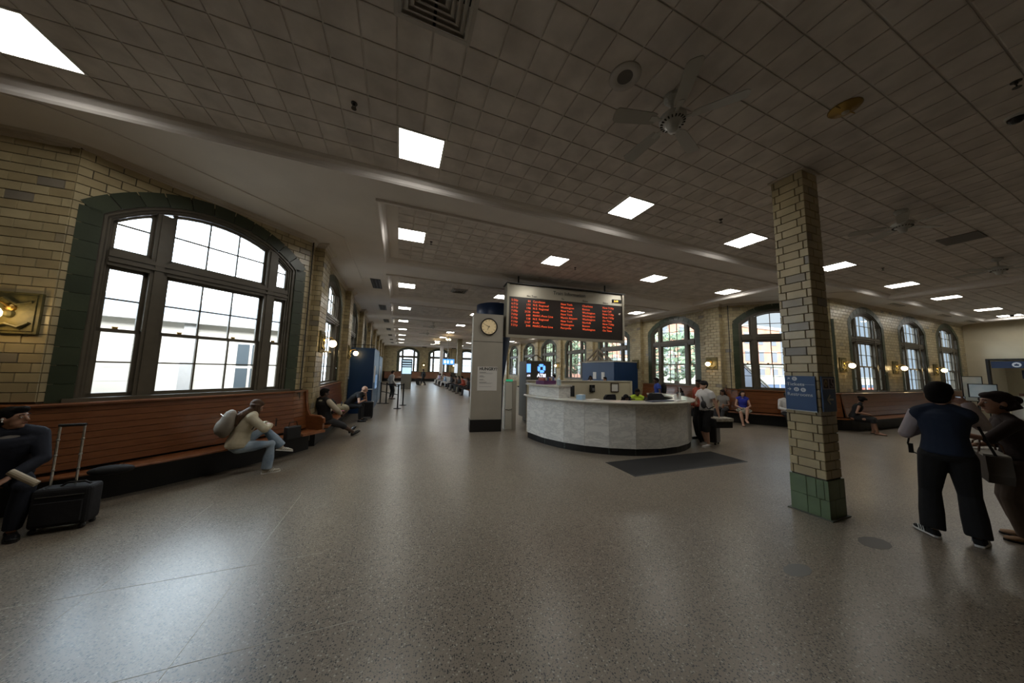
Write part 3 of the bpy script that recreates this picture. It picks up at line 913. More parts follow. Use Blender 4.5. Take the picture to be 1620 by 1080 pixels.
# ------------------------------------------------------------------ benches
SEAT = .43
def resample(P, step=.35):
    out = [P[0]]
    for a, b in zip(P[:-1], P[1:]):
        d = math.hypot(b[0] - a[0], b[1] - a[1]); n = max(1, int(d / step))
        for i in range(1, n + 1): out.append((a[0] + (b[0] - a[0]) * i / n, a[1] + (b[1] - a[1]) * i / n))
    return out
def smooth_path(P, it):
    P = resample(P)
    for _ in range(it):
        P = [P[0]] + [((P[i - 1][0] + P[i][0] * 2 + P[i + 1][0]) / 4, (P[i - 1][1] + P[i][1] * 2 + P[i + 1][1]) / 4) for i in range(1, len(P) - 1)] + [P[-1]]
    return P
def bench(name, label, wall, side=1, soft=6, ends=(False, True), pieces=2, depth=.56, fine=True):
    """continuous slatted bench along a wall polyline; side=1: the room is right of the path"""
    t = thing(name, label, 'bench', (0, 0, 0))
    P = resample(wall)
    Q = smooth_path(wall, soft)                    # seat edge runs smoother than the wall
    n = len(P)
    cuts = [round(i * (n - 1) / pieces) for i in range(pieces + 1)]
    nb = 9 if fine else 5
    zb0, zb1 = SEAT + .03, 1.27
    for i in range(nb):
        za, zb = zb0 + (zb1 - zb0) * i / nb, zb0 + (zb1 - zb0) * (i + 1) / nb - .0015
        oa, ob = .17 - .11 * i / nb, .17 - .11 * (i + 1) / nb
        for c0, c1 in zip(cuts[:-1], cuts[1:]):
            MB().sweep(P[c0:c1 + 1], [(oa - .03, za), (oa, za + .0025), (ob + .001, zb - .0025), (ob - .03, zb)], side=side).build('back_board', M_WOOD, t)
    MB().sweep(P, [(-.03, 1.25), (.10, 1.262), (.105, 1.285), (.09, 1.30), (-.03, 1.30)], side=side).build('top_rail', M_WOOD, t)
    ns = 5 if fine else 3
    for i in range(ns):
        oa, ob = .15 + (depth - .15) * i / ns, .15 + (depth - .15) * (i + 1) / ns - .004
        src = Q if i > 0 else P
        for c0, c1 in zip(cuts[:-1], cuts[1:]):
            MB().sweep(src[c0:c1 + 1], [(oa, SEAT - .03), (oa, SEAT), (ob, SEAT), (ob + (.006 if i == ns - 1 else 0), SEAT - .012), (ob, SEAT - .03)], side=side).build('seat_board', M_WOOD2, t)
    MB().sweep(Q, [(.10, SEAT - .05), (depth - .02, SEAT - .05), (depth - .02, SEAT - .03), (.10, SEAT - .03)], side=side).build('seat_bearer', M_BLACK, t)
    MB().sweep(Q, [(0, 0), (.30, 0), (.30, SEAT - .08), (.36, SEAT - .05), (0, SEAT - .05)], side=side).build('plinth', M_BLACK, t)
    MB().sweep(P, [(-.02, .0), (.05, .0), (.05, 1.25), (-.02, 1.25)], side=side).build('back_frame', M_BLACK, t)
    for at, on in ((0, ends[0]), (n - 1, ends[1])):
        if not on: continue
        p = Vector(P[at]); d = (Vector(P[1]) - Vector(P[0])) if at == 0 else (Vector(P[-1]) - Vector(P[-2])); d.normalize()
        nn = Vector((d.y, -d.x)) * side
        f = Fr(p, (d.x, d.y), (nn.x, nn.y))
        prof = [(.0, SEAT - .05), (depth - .06, SEAT - .05), (depth - .03, SEAT), (depth - .03, .62), (depth - .06, .665), (depth - .14, .69), (.30, .70), (.22, .74), (.16, .85), (.12, 1.05), (.10, 1.30), (0, 1.30)]
        a = MB(f).prism(prof, -.03, .035, 0)
        a.build('end_panel', M_WOOD, t)
        MB(f).tube([(.0, .16, .72), (.0, .28, .715), (.0, depth - .10, .70), (.0, depth - .03, .66), (.0, depth - .02, .56)], .032, 8).build('arm_roll', M_WOOD2, t)
    return t
pathB1 = [(-9.0, Y0 - .01), (C0[0] - .35, Y0 - .015), (C0[0] - .02, Y0 - .03), (C0[0] + .26, Y0 + .21), tuple(FCL(CH - .12, 0, 0)[:2]), (XL + .02, 8.02)]
bench('wall_bench', 'long varnished bench curving under the big left window', pathB1, 1, 9, (False, True), 3)
bench('wall_bench', 'varnished bench between the first and second left pilasters, seated pair on it', [(XL + .02, 8.10), (XL + .02, 12.9)], 1, 2, (False, False), 1)
mirP = lambda P: [(XL + XR - x, y) for x, y in P]
pathBR = mirP(pathB1); pathBR[0] = (XE - .6, Y0)
bench('wall_bench', 'long varnished bench curving along the wall behind the brick pillar', pathBR, -1, 9, (False, True), 5, fine=False)
bench('wall_bench', 'varnished bench on the right hall wall behind the information counter', [(XR - .02, 8.10), (XR - .02, 12.4)], -1, 2, (False, False), 1, fine=False)
bench('wall_bench', 'dark varnished bench along the far end wall', [(XL + .3, YE), (XR - .3, YE)], 1, 1, (True, True), 2, fine=False)
# white radiator grille under the window
gr = thing('radiator_grille', 'white slotted radiator grille on the ledge under the big window', 'grille', FCL(1.25, .02, 1.30), FCL.rz())
mb = MB().box(-.35, .35, -.05, .0, 0, .012)
mb.build('plate', M_WHITE, gr)
mb = MB()
for k in range(24): mb.box(-.33 + .028 * k, -.318 + .028 * k, -.045, -.005, .012, .03)
mb.build('fins', M_WHITE, gr, kind='stuff')

# ------------------------------------------------------------------ wall lamps with relief plaques
M_PLAQ = mat('olive_relief_tile', (.075, .068, .025), .55, col2=(.15, .12, .04), vscale=9, bump=.6, bscale=12)
def sconce(label, p, rz, first=[None]):
    if first[0]: return dup(first[0], p, rz, label)
    t = thing('wall_lamp', label, 'lamp', p, rz, 'globe wall lamps')
    # local: y into the room
    a = MB().box(-.235, .235, 0, .035, -.26, .26); a.box(-.20, .20, .035, .045, -.225, .225)
    pl = a.build('plaque', M_PLAQ, t)
    m = MB()
    m.tube([(-.17, .05, -.12), (-.10, .07, -.18), (0, .075, -.14), (.10, .07, -.18), (.17, .05, -.12), (.15, .055, 0), (.17, .05, .13)], .016, 6)
    m.tube([(-.17, .05, .14), (-.06, .07, .10), (.05, .07, .18), (.15, .05, .16)], .014, 6)
    m.ball((0, .05, -.02), .05, 10, 6)
    m.build('relief', M_PLAQ, pl)
    MB().lathe([(.0, 0), (.055, 0), (.05, .02), (.03, .035), (0, .04)], (0, .045, .06), 12, 'y').build('rosette', M_BRASS, t)
    MB().tube([(0, .06, .06), (0, .14, .11), (0, .22, .12), (0, .25, .085)], .012, 8).build('arm', M_BRASS, t)
    MB().lathe([(.0, .09), (.02, .088), (.052, .06), (.055, .045), (.0, .045)], (0, .25, 0), 12).build('fitter', M_BRASS, t)
    MB().ball((0, .25, -.035), .092, 12, 7).build('globe', M_GLOBE, t, smooth=True)
    first[0] = t
    return t
LZ = 2.38
sconce('lit globe lamp on olive relief plaque at the far left frame edge', (-4.52, Y0 - .012, 2.43), FL.rz())
sconce('lit globe lamp on the first left pilaster', (XL + .21, 8.42, 2.45), -PI / 2)
sconce('lit globe lamp on the second left pilaster by the blue kiosk', (XL + .21, 8.42 + PIT, 2.40), -PI / 2)
for i, lb in enumerate(('beside the window left of the pillar', 'at the blue booth corner', 'left of the blue booth', 'above the ticket machine sign', 'farthest from the pillar')):
    sconce('lit globe lamp on right hall pilaster ' + lb, (XR - .21, 8.42 + PIT * i, 2.33), PI / 2)
for x, lb in ((15.30, 'just right of the brick pillar'), (19.55, 'between the first and middle right windows'), (23.75, 'between the middle and last right windows')):
    sconce('lit globe lamp on olive plaque ' + lb, (x, Y0 - .012, 2.33), PI)
for x, lb in ((3.2, 'left'), (7.35, 'right')):
    sconce('small lit globe lamp on the far end wall, %s one' % lb, (x, YE - .16, 2.3), PI)

# ------------------------------------------------------------------ ceiling fittings
DOWN = ZC
def fan(label, x, y, a0, first=[None]):
    if first[0]:
        d = dup(first[0], (x, y, DOWN), a0, label); return d
    t = thing('ceiling_fan', label, 'fan', (x, y, DOWN), a0, 'white ceiling fans')
    W = mat('fan_white', (.50, .49, .45), .45)
    MB().lathe([(0, 0), (.085, 0), (.085, -.03), (.05, -.075), (.02, -.09), (0, -.09)], n=18).build('canopy', W, t)
    MB().tube([(0, 0, -.08), (0, 0, -.22)], .015, 10).build('downrod', W, t)
    mo = MB().lathe([(0, -.20), (.05, -.20), (.11, -.225), (.135, -.25), (.135, -.29), (.12, -.31), (.07, -.335), (.055, -.36), (.05, -.40), (.035, -.42), (0, -.425)], n=24).build('motor_housing', W, t, smooth=True)
    vm = MB()
    for k in range(20):
        a = 2 * PI * k / 20
        f = Fr((0, 0), (-math.sin(a), math.cos(a)), (math.cos(a), math.sin(a)))
        vm.T = f
        vm.box(-.006, .006, .085, .125, -.322, -.312)
    vm.build('vent_slots', M_BLACK, mo, kind='stuff')
    for k in range(5):
        a = 2 * PI * k / 5
        R = Matrix.Rotation(a, 4, 'Z')
        T = lambda p, q, r, R=R: R @ Vector((p, q, r))
        b = MB(lambda p, q, r, R=R: R @ Vector((p, q, r + q * .2)))
        b.prism([(.20, -.05), (.24, -.062), (.50, -.072), (.64, -.075), (.665, -.05), (.67, 0), (.665, .05), (.64, .075), (.50, .072), (.24, .062), (.20, .05)], -.292, -.284, 2)
        bl = b.build('blade', mat('fan_blade', (.42, .40, .36), .5), t)
        MB(T).box(.11, .22, -.016, .016, -.296, -.286).box(.18, .26, -.035, .035, -.297, -.290).build('blade_iron', W, bl)
    first[0] = t
    return t
fan('nearest white ceiling fan left of the pillar top', 2.66, 2.12, .35)
fan('ceiling fan right of the pillar top', 8.4, 2.14, .9)
fan('distant ceiling fan at the right frame edge', 13.85, 2.16, .1)
for i, (x, y, a) in enumerate(((2.0, 24.2, .3), (2.0, 20.0, .6))):
    fan('small far ceiling fan over the hall, %s' % ('farther one', 'nearer one')[i], x, y, a)
# square diffuser
dv = thing('air_diffuser', 'large square louvred air diffuser at the top frame edge', 'vent', (.12, 2.14, ZC))
W2 = mat('diffuser_white', (.47, .44, .40), .5)
for k in range(6):
    r0 = .31 - .05 * k
    z1 = -.005 - .004 * k
    m = MB().sweep([(-r0, -r0), (-r0, r0), (r0, r0), (r0, -r0)], [(.0, z1), (.036, z1 - .03), (.04, z1 - .026), (.004, z1 + .008)], closed=True)
    m.build('louvre_ring', W2, dv)
MB().box(-.33, .33, -.33, .33, .0, .011).build('back_plate', M_BLACK, dv)
MB().sweep([(-.335, -.335), (-.335, .335), (.335, .335), (.335, -.335)], [(0, 0), (.0, -.012), (.035, -.016), (.035, 0)], closed=True).build('flange', W2, dv)
# speaker
sp = thing('ceiling_speaker', 'round white ceiling speaker beside the nearest fan', 'speaker', (2.02, 2.14, ZC))
MB().lathe([(.075, -.004), (.095, -.018), (.15, -.012), (.158, 0), (.075, 0)], n=28).build('bezel', mat('speaker_white', (.52, .49, .45), .5), sp, smooth=True)
MB().lathe([(0, -.006), (.078, -.006), (.078, 0), (0, 0)], n=24).build('grille', mat('grey_mesh', (.16, .145, .13), .6, bump=.8, bscale=120), sp)
# brass fixture
bf = thing('brass_downlight', 'unlit round brass fitting on the ceiling right of the fan', 'light', (4.58, 1.47, ZC))
MB().lathe([(.04, -.05), (.055, -.03), (.13, -.012), (.14, 0), (.0, 0)], n=20).build('plate', M_BRASS, bf, smooth=True)
MB().ball((0, 0, -.04), .035, 12, 8).build('lens', mat('frosted_lens', (.5, .45, .35), .4), bf, smooth=True)
MB().tube([(-.16, .02, -.02), (.16, -.02, -.02)], .006, 6).build('wire_clip', M_BRASS, bf)
# small fittings
def sprinkler(label, x, y, first=[None]):
    if first[0]: return dup(first[0], (x, y, ZC), 0, label)
    t = thing('sprinkler_head', label, 'sprinkler', (x, y, ZC), 0, 'ceiling sprinkler heads')
    D = mat('dark_bronze', (.05, .045, .04), .4, .6)
    MB().lathe([(.035, 0), (.034, -.008), (.012, -.012), (.012, -.03), (0, -.03)], n=12).build('escutcheon', D, t)
    MB().tube([(-.014, 0, -.03), (-.016, 0, -.05), (0, 0, -.065)], .004, 5).tube([(.014, 0, -.03), (.016, 0, -.05), (0, 0, -.065)], .004, 5).build('yoke', D, t)
    MB().lathe([(0, -.065), (.028, -.066), (.028, -.070), (0, -.070)], n=12).build('deflector', D, t)
    first[0] = t
    return t
for x, y, l in ((-.66, 3.58, 'dark sprinkler head left of the lit panel in the nearest ceiling field'), (5.62 * 1.02, .66, 'dark sprinkler head near the upper right frame corner'), (5.66 * 1.02, 3.62, 'dark sprinkler head left of the pillar top'), (12.4, 3.57, 'dark sprinkler head right of the pillar, before the third panel'),
                (.56, 7.05, 'dark sprinkler head right of the panel in the second ceiling field'), (4.7, 7.1, 'dark sprinkler head right of the second panel in the second ceiling field'), (1.7, 14.9, 'small sprinkler head in the fourth ceiling field')):
    sprinkler(l, x, y)
cd = thing('dome_camera', 'black dome camera under the ceiling at the upper right frame edge', 'camera', (6.5, .78, ZC))
MB().lathe([(.075, 0), (.075, -.03), (0, -.03)], n=18).build('mount', M_WHITE, cd)
MB().ball((0, 0, -.03), .062, 16, 8).build('dome', M_BLACKG, cd, smooth=True)
cd2 = thing('dome_camera', 'white dome camera before the far right ceiling panel', 'camera', (26.0, 3.9, ZC))
MB().lathe([(.09, 0), (.085, -.05), (0, -.06)], n=18).build('mount', M_WHITE, cd2)
MB().ball((0, 0, -.06), .06, 14, 8).build('dome', M_BLACKG, cd2, smooth=True)
def slot_vent(name, label, x0, x1, y0, y1, z, n, along='x', m=None):
    t = thing(name, label, 'vent', ((x0 + x1) / 2, (y0 + y1) / 2, z))
    hx, hy = (x1 - x0) / 2, (y1 - y0) / 2
    mm = m or mat('vent_grey', (.22, .205, .19), .5)
    MB().box(-hx, hx, -hy, hy, -.004, .004).build('back', M_BLACK, t)
    MB().sweep([(-hx, -hy), (-hx, hy), (hx, hy), (hx, -hy)], [(0, 0), (0, -.012), (.02, -.012), (.02, 0)], closed=True).build('frame', mm, t)
    for k in range(n):
        if along == 'x':
            y = -hy + 2 * hy * (k + .5) / n; MB().add([(-hx, y - .01, -.004), (hx, y - .01, -.004), (hx, y + .012, -.02), (-hx, y + .012, -.02)], [(0, 1, 2, 3)]).build('slat', mm, t)
        else:
            x = -hx + 2 * hx * (k + .5) / n; MB().add([(x - .01, -hy, -.004), (x - .01, hy, -.004), (x + .012, hy, -.02), (x + .012, -hy, -.02)], [(0, 1, 2, 3)]).build('slat', mm, t)
    return t
slot_vent('slot_diffuser', 'long louvred ceiling diffuser right of the second fan', 10.9, 11.5, 1.86, 2.36, ZC - .002, 11, 'y')
for i in range(7):
    slot_vent('return_grille', ['nearest', 'second', 'third', 'fourth', 'fifth', 'sixth', 'seventh'][i] + ' dark return grille along the left edge of the hall ceiling', -1.08, -.76, 10.65 + 4.45 * i - 4.45 * 0, 11.9 + 4.45 * i, ZS - .002, 3, 'y', mat('dark_grille', (.07, .065, .06), .5))
for i, x in enumerate((18.7, 23.6, 26.9)):
    slot_vent('return_grille', ['first', 'second', 'third'][i] + ' grey return grille above the windows right of the pillar', x - .65, x + .45, 5.02, 5.25, ZS - .002, 4, 'x', mat('vent_grey', (.22, .205, .19), .5))
tv = thing('angled_diffuser', 'dark square ceiling diffuser in the third ceiling field', 'vent', (2.05, 11.2, ZC))
for k in range(3):
    r0 = .30 - .09 * k
    MB().sweep([(-r0, -r0), (-r0, r0), (r0, r0), (r0, -r0)], [(0, -.004), (.06, -.035), (.065, -.03), (.005, .0)], closed=True).build('louvre_ring', mat('vent_grey', (.22, .2, .19)), tv)
MB().box(-.3, .3, -.3, .3, -.002, .006).build('back_plate', M_BLACK, tv)
# chandelier-like lit fittings far down the hall
for i, (x, y) in enumerate(((6.05, 21.5), (4.05, 26.5), (3.6, 31.0))):
    t = thing('cluster_lamp', ['nearest', 'middle', 'farthest'][i] + ' of the glowing cluster lamps far down the hall', 'lamp', (x, y, ZC), 0, 'cluster lamps in the hall')
    MB().tube([(0, 0, 0), (0, 0, -.4)], .015, 6).build('stem', M_BRASS, t)
    for k in range(4):
        a = PI / 2 * k + .4
        MB().tube([(0, 0, -.35), (.14 * math.cos(a), .14 * math.sin(a), -.38)], .01, 6).build('arm', M_BRASS, t)
        MB().ball((.17 * math.cos(a), .17 * math.sin(a), -.44), .075, 8, 5).build('globe', M_GLOBE, t)

# ------------------------------------------------------------------ signs on the pillar
M_SIGN = mat('sign_blue', (.018, .060, .165), .4)
M_LET = mat('sign_white', (.62, .66, .70), .5)
RX = (PI / 2, 0, -PI / 2)          # text on a face looking toward -x
def disc(parent, c, r, m, T, name='symbol_disc', n=20):
    mb = MB(T)
    mb.add([(c[0] + r * math.cos(2 * PI * k / n), .0015, c[1] + r * math.sin(2 * PI * k / n)) for k in range(n)], [tuple(range(n))])
    return mb.build(name, m, parent)
sg = thing('direction_sign', 'blue Tickets and Restrooms sign on the left face of the brick pillar', 'sign', (PX - .02, 2.40, 1.63), PI / 2 * -1 + PI)
# local frame: x along reading direction (-Y world), y out of the face (-X world)
def TS(a, b, c): return (a, b, c)
def sign_frame(o, u, n, rzname=None): return Fr(o, u, n)
bpy.data.objects.remove(sg)
def flat_sign(name, label, o, u, n, w, z0, z1, cat='sign'):
    t = thing(name, label, cat, (o[0], o[1], 0)); t['_'] = 0; del t['_']
    f = Fr((0, 0), u, n)
    MB(f).box(0, w, 0, .015, z0, z1).build('panel', M_SIGN, t)
    return t, f
def put_text(body, size, t, f, a, z, m=M_LET, off=.017, align='LEFT', name='lettering', stretch=1.0):
    X, Y, Z = f.u, Vector((0, 0, 1)), f.n
    R = Matrix((X, Y, Z)).transposed()
    if R.determinant() < 0: R = Matrix((X, Y, -Z)).transposed()
    return text(name, body, size, m, t, f(a, off, z), R.to_euler(), align, 1.0, stretch)
def put_arrow(t, f, a, z, s, ang, w=.18, m=M_LET, off=.017):
    c, sn = math.cos(ang), math.sin(ang)
    def seg(x0, y0, x1, y1):
        d = Vector((x1 - x0, y1 - y0)).normalized(); p = Vector((-d.y, d.x)) * w * s / 2
        q = [(x0 + p.x, y0 + p.y), (x1 + p.x, y1 + p.y), (x1 - p.x, y1 - p.y), (x0 - p.x, y0 - p.y)]
        return [(a + (x * c - y * sn), z + (x * sn + y * c)) for x, y in q]
    mb = MB(f)
    for q in (seg(-s / 2, 0, s * .42, 0), seg(.02 * s, s * .42, s * .5, -.02 * s), seg(.02 * s, -s * .42, s * .5, .02 * s)):
        mb.prism(q, off - .004, off + .001, 1)
    return mb.build('arrow', m, t)
def put_disc(t, f, a, z, r, m=M_LET, off=.0175, name='symbol_disc'):
    mb = MB(f)
    P = [(a + r * math.cos(2 * PI * k / 22), z + r * math.sin(2 * PI * k / 22)) for k in range(22)]
    mb.prism(P, off - .004, off, 1)
    return mb.build(name, m, t)
t, f = flat_sign('direction_sign', 'blue Tickets and Restrooms sign on the left face of the brick pillar', (PX - .012, 2.562), (0, -1), (-1, 0), .335, 1.385, 1.868)
put_text('Tickets', .068, t, f, .022, 1.728)
put_text('Restrooms', .068, t, f, .022, 1.585, stretch=.93)
put_arrow(t, f, .045, 1.828, .036, PI / 4)
put_arrow(t, f, .048, 1.680, .040, 0)
for a, z in ((.115, 1.828), (.130, 1.678), (.205, 1.674)): 
    d = put_disc(t, f, a, z, .029)
mb = MB(f); mb.box(.105, .125, .018, .019, 1.818, 1.824).box(.100, .121, .018, .019, 1.832, 1.838)
mb.box(.118, .123, .018, .019, 1.66, 1.69).box(.129, .131, .018, .019, 1.655, 1.70).box(.137, .142, .018, .019, 1.66, 1.69)
mb.box(.195, .215, .018, .019, 1.665, 1.670).box(.200, .206, .018, .019, 1.670, 1.69)
mb.build('symbol', M_SIGN, t, kind='stuff')
MB(f).box(.012, .325, .0155, .017, 1.7465, 1.7495).build('rule', M_LET, t)
MB(f).box(0, .335, .0, .018, 1.378, 1.388).build('edge_strip', M_STEEL, t)
t, f = flat_sign('direction_sign', 'narrow navy sign with arrow and two pictograms on the front face of the pillar', (PX + .014, PY - .010), (1, 0), (0, -1), .335, 1.39, 1.868)
for a0 in (.018, .165):
    MB(f).box(a0, a0 + .135, .015, .019, 1.695, 1.845).build('pictogram_frame', mat('dull_pink_white', (.50, .42, .46), .5), t)
    MB(f).box(a0 + .01, a0 + .125, .019, .0205, 1.705, 1.835).build('pictogram_field', mat('dark_plum', (.022, .010, .030), .5), t)
mk = MB(f)
mk.prism([(.085 + .042 * math.cos(q * .524), 1.775 + .05 * math.sin(q * .524)) for q in range(12)], .0205, .0215, 1)
mk.build('coin_symbol', mat('dull_gold', (.33, .24, .12), .5), t)
mk = MB(f).box(.070, .100, .0215, .0225, 1.757, 1.790).box(.068, .102, .0215, .0225, 1.742, 1.748)
mk.build('slot_symbol', mat('dark_plum', (.02, .01, .03)), t, kind='stuff')
pts = [(.235 + .033 * math.cos(q), 1.755 + .033 * math.sin(q)) for q in [(-2.9 + .35 * k) for k in range(12)]]
wh = MB(); wh.tube([f(a, .0215, z) for a, z in pts], .004, 5).tube([f(.228, .0215, 1.815), f(.228, .0215, 1.775), f(.252, .0215, 1.772), f(.262, .0215, 1.745)], .005, 5).ball(tuple(f(.228, .0215, 1.82)), .009, 8, 5)
wh.build('wheelchair_symbol', mat('dull_pink_white', (.5, .42, .46)), t)
put_arrow(t, f, .185, 1.555, .15, PI, .17, mat('arrow_cream', (.50, .48, .44), .5))

# ------------------------------------------------------------------ clock column
CA = math.radians(-8)
cc = thing('clock_column', 'putty coloured column with round clock, posted notice and black base', 'column', (2.06, 8.62, 0), CA)
MB().box(0, .93, 0, .42, .36, 2.70).build('lower_panel', M_COLUMN, cc)
MB().box(0, .93, 0, .42, 2.715, 3.57).build('upper_panel', M_COLUMN, cc)
MB().box(.01, .92, .01, .41, 2.69, 2.72).build('reveal', M_BLACK, cc)
MB().box(-.012, .942, -.012, .43, 0, .36).build('base', M_BLACKG, cc)
ck = thing('wall_clock', 'round cream wall clock on the putty column', 'clock', Matrix.Rotation(CA, 4, 'Z') @ Vector((.475, -.002, 3.175)) + Vector((2.06, 8.62, 0)), CA)
MB().lathe([(.235, 0), (.262, -.01), (.265, -.04), (.25, -.055), (.235, -.045), (.228, -.02), (.235, 0)], n=40, axis='y').build('rim', M_BLACKG, ck, smooth=True)
face = MB().lathe([(0, -.020), (.236, -.020), (.236, -.005), (0, -.005)], n=40, axis='y').build('dial', mat('warm_dial', (.68, .55, .33), .5, emit=(1, .75, .4), power=.12), ck)
for h in range(12):
    a = h * PI / 6
    MB(lambda x, y, z, a=a: Vector((x * math.cos(a) + z * math.sin(a), y, -x * math.sin(a) + z * math.cos(a)))).box(-.006, .006, -.024, -.020, .175, .212).build('hour_mark', M_BLACK, face)
def hand(a, l, w, nm):
    MB(lambda x, y, z: Vector((x * math.cos(a) + z * math.sin(a), y, -x * math.sin(a) + z * math.cos(a)))).prism([(-w, -.03), (w, -.03), (w * .4, l), (-w * .4, l)], -.030, -.026, 1).build(nm, M_BLACK, ck)
hand(math.radians(295), .18, .007, 'minute_hand')
hand(math.radians(205), .12, .009, 'hour_hand')
po = thing('notice_sheet', 'printed HUNGRY? notice taped to the putty column', 'notice', Matrix.Rotation(CA, 4, 'Z') @ Vector((.17, -.006, 1.22)) + Vector((2.06, 8.62, 0)), CA)
MB().box(0, .60, 0, .005, 0, .72).build('sheet', M_PAPER, po)
INK = mat('black_ink', (.02, .02, .02), .6)
text('lettering', 'HUNGRY?', .122, INK, po, (.05, -.001, .615), (PI / 2, 0, 0), bold=.004)
GREYINK = mat('grey_ink', (.2, .2, .2), .6)
rows = [(.55, .20, .014), (.53, .42, .006), (.51, .38, .006), (.44, .12, .014), (.42, .18, .006), (.40, .15, .006), (.33, .12, .014), (.31, .18, .006), (.25, .22, .014), (.23, .40, .006), (.21, .36, .006), (.12, .38, .006)]
for z, w, h in rows: MB().box(.06, .06 + w, -.0012, 0, z - h / 2, z + h / 2).build('text_line', GREYINK, po)
# blue tapering drum behind the column
bd = thing('blue_kiosk_drum', 'dark blue tapering drum behind the clock column', 'kiosk', (3.12, 9.82, 0))
MB().lathe([(.34, 0), (.36, 1.5), (.56, 2.9), (.62, 3.4)], n=32).build('shaft', M_NAVY, bd, smooth=True)
MB().lathe([(.62, 3.4), (.66, 3.42), (.66, 4.12), (.60, 4.14), (0, 4.14)], n=32).build('crown', M_NAVY, bd, smooth=True)
# ------------------------------------------------------------------ departures board
BA = math.radians(-6)
bt = thing('departures_board', 'large hanging departures board with orange train times', 'board', (3.07, 8.40, 0), BA)
BW, B0, B1 = 4.18, 2.90, 4.58
M_BF = mat('champagne_board_frame', (.36, .33, .26), .38, .35)
MB().box(-.02, BW + .02, .02, .40, B0 + .02, B1 - .02).build('case', M_BF, bt)
MB().box(-.03, BW + .03, -.05, .03, B0 - .03, B0 + .06).build('bottom_rail', M_BF, bt)
MB().box(-.03, .04, -.05, .03, B0 + .06, B1).build('side_rail', M_BF, bt)
MB().box(BW - .04, BW + .03, -.05, .03, B0 + .06, B1).build('side_rail', M_BF, bt)
MB().add([(.04, -.03, 4.17), (BW - .04, -.03, 4.17), (BW - .04, .0, B1), (.04, 0, B1), (.04, .03, 4.17), (BW - .04, .03, 4.17), (BW - .04, .05, B1), (.04, .05, B1)], [(0, 1, 2, 3), (0, 4, 5, 1), (3, 2, 6, 7), (0, 3, 7, 4), (1, 5, 6, 2)]).build('header_panel', M_BF, bt)
MB().box(-.05, BW + .05, -.08, .44, B1, B1 + .03).build('lid', M_BLACK, bt)
scr = MB().box(.04, BW - .04, -.012, .01, B0 + .06, 4.17).build('screen', mat('dark_screen', (.028, .020, .016), .35), bt)
LED = mat('orange_led', (.9, .12, .04), .5, emit=(1, .11, .03), power=.62)
for nm, b, s, x, z in (('heading', 'Train Information', .165, 1.53, 4.36), ('heading', 'No. Train', .088, .62, 4.20), ('heading', 'To', .088, 1.82, 4.20), ('heading', 'From', .088, 2.60, 4.20), ('heading', 'Status', .088, 3.37, 4.20)):
    text(nm, b, s, INK, bt, (x, -.036, z), (PI / 2, 0, 0))
ROWS = [('5:50p', '80', 'Carolinian', 'New York', 'Charlotte', 'Now 7:30p'), ('6:51p', '173', 'N.E. Regional', 'Washington', 'Boston', 'Last Call'), ('6:51p', '198', 'N.E. Regional', 'New York', 'Washington', 'Now 7:30p'),
        ('7:00p', '2126', 'Acela', 'New York', 'Washington', 'Now 7:02p'), ('7:06p', '640', 'MARC-Penn Line', 'Martin Airport', 'Washington', 'On Time'), ('7:10p', '138', 'N.E. Regional', 'New York', 'Norfolk', 'Now 7:36p'),
        ('7:16p', '2167', 'Acela', 'Washington', 'Boston', 'On Time'), ('7:21p', '544', 'MARC-Penn Line', 'Perryville', 'Washington', 'On Time')]
XS = [(.12, 'LEFT'), (.76, 'RIGHT'), (.84, 'LEFT'), (1.81, 'LEFT'), (2.60, 'LEFT'), (3.37, 'LEFT')]
for r, row in enumerate(ROWS):
    z = 4.035 - .1135 * r
    for (x, al), s in zip(XS, row):
        text('led_text', s, .092, LED, scr, (x, -.0145, z), (PI / 2, 0, 0), al, 1.08)
text('track_number', '17', .08, mat('pale_led', (.8, .7, .6), .5, emit=(1, .8, .6), power=.7), scr, (4.0, -.0145, 3.86), (PI / 2, 0, 0))
cd3 = MB().box(3.76, 4.10, -.045, -.02, 4.27, 4.39).build('clock_display', M_BLACKG, bt)
text('clock_digits', '6:49', .095, mat('yellow_led', (1, .6, .1), .5, emit=(1, .55, .06), power=2.2), cd3, (3.81, -.048, 4.295), (PI / 2, 0, 0))
for x in (.4, 3.6): MB().tube([(x, .2, B1), (x, .2, ZC - .0)], .025, 8).build('hanger', M_BLACK, bt)

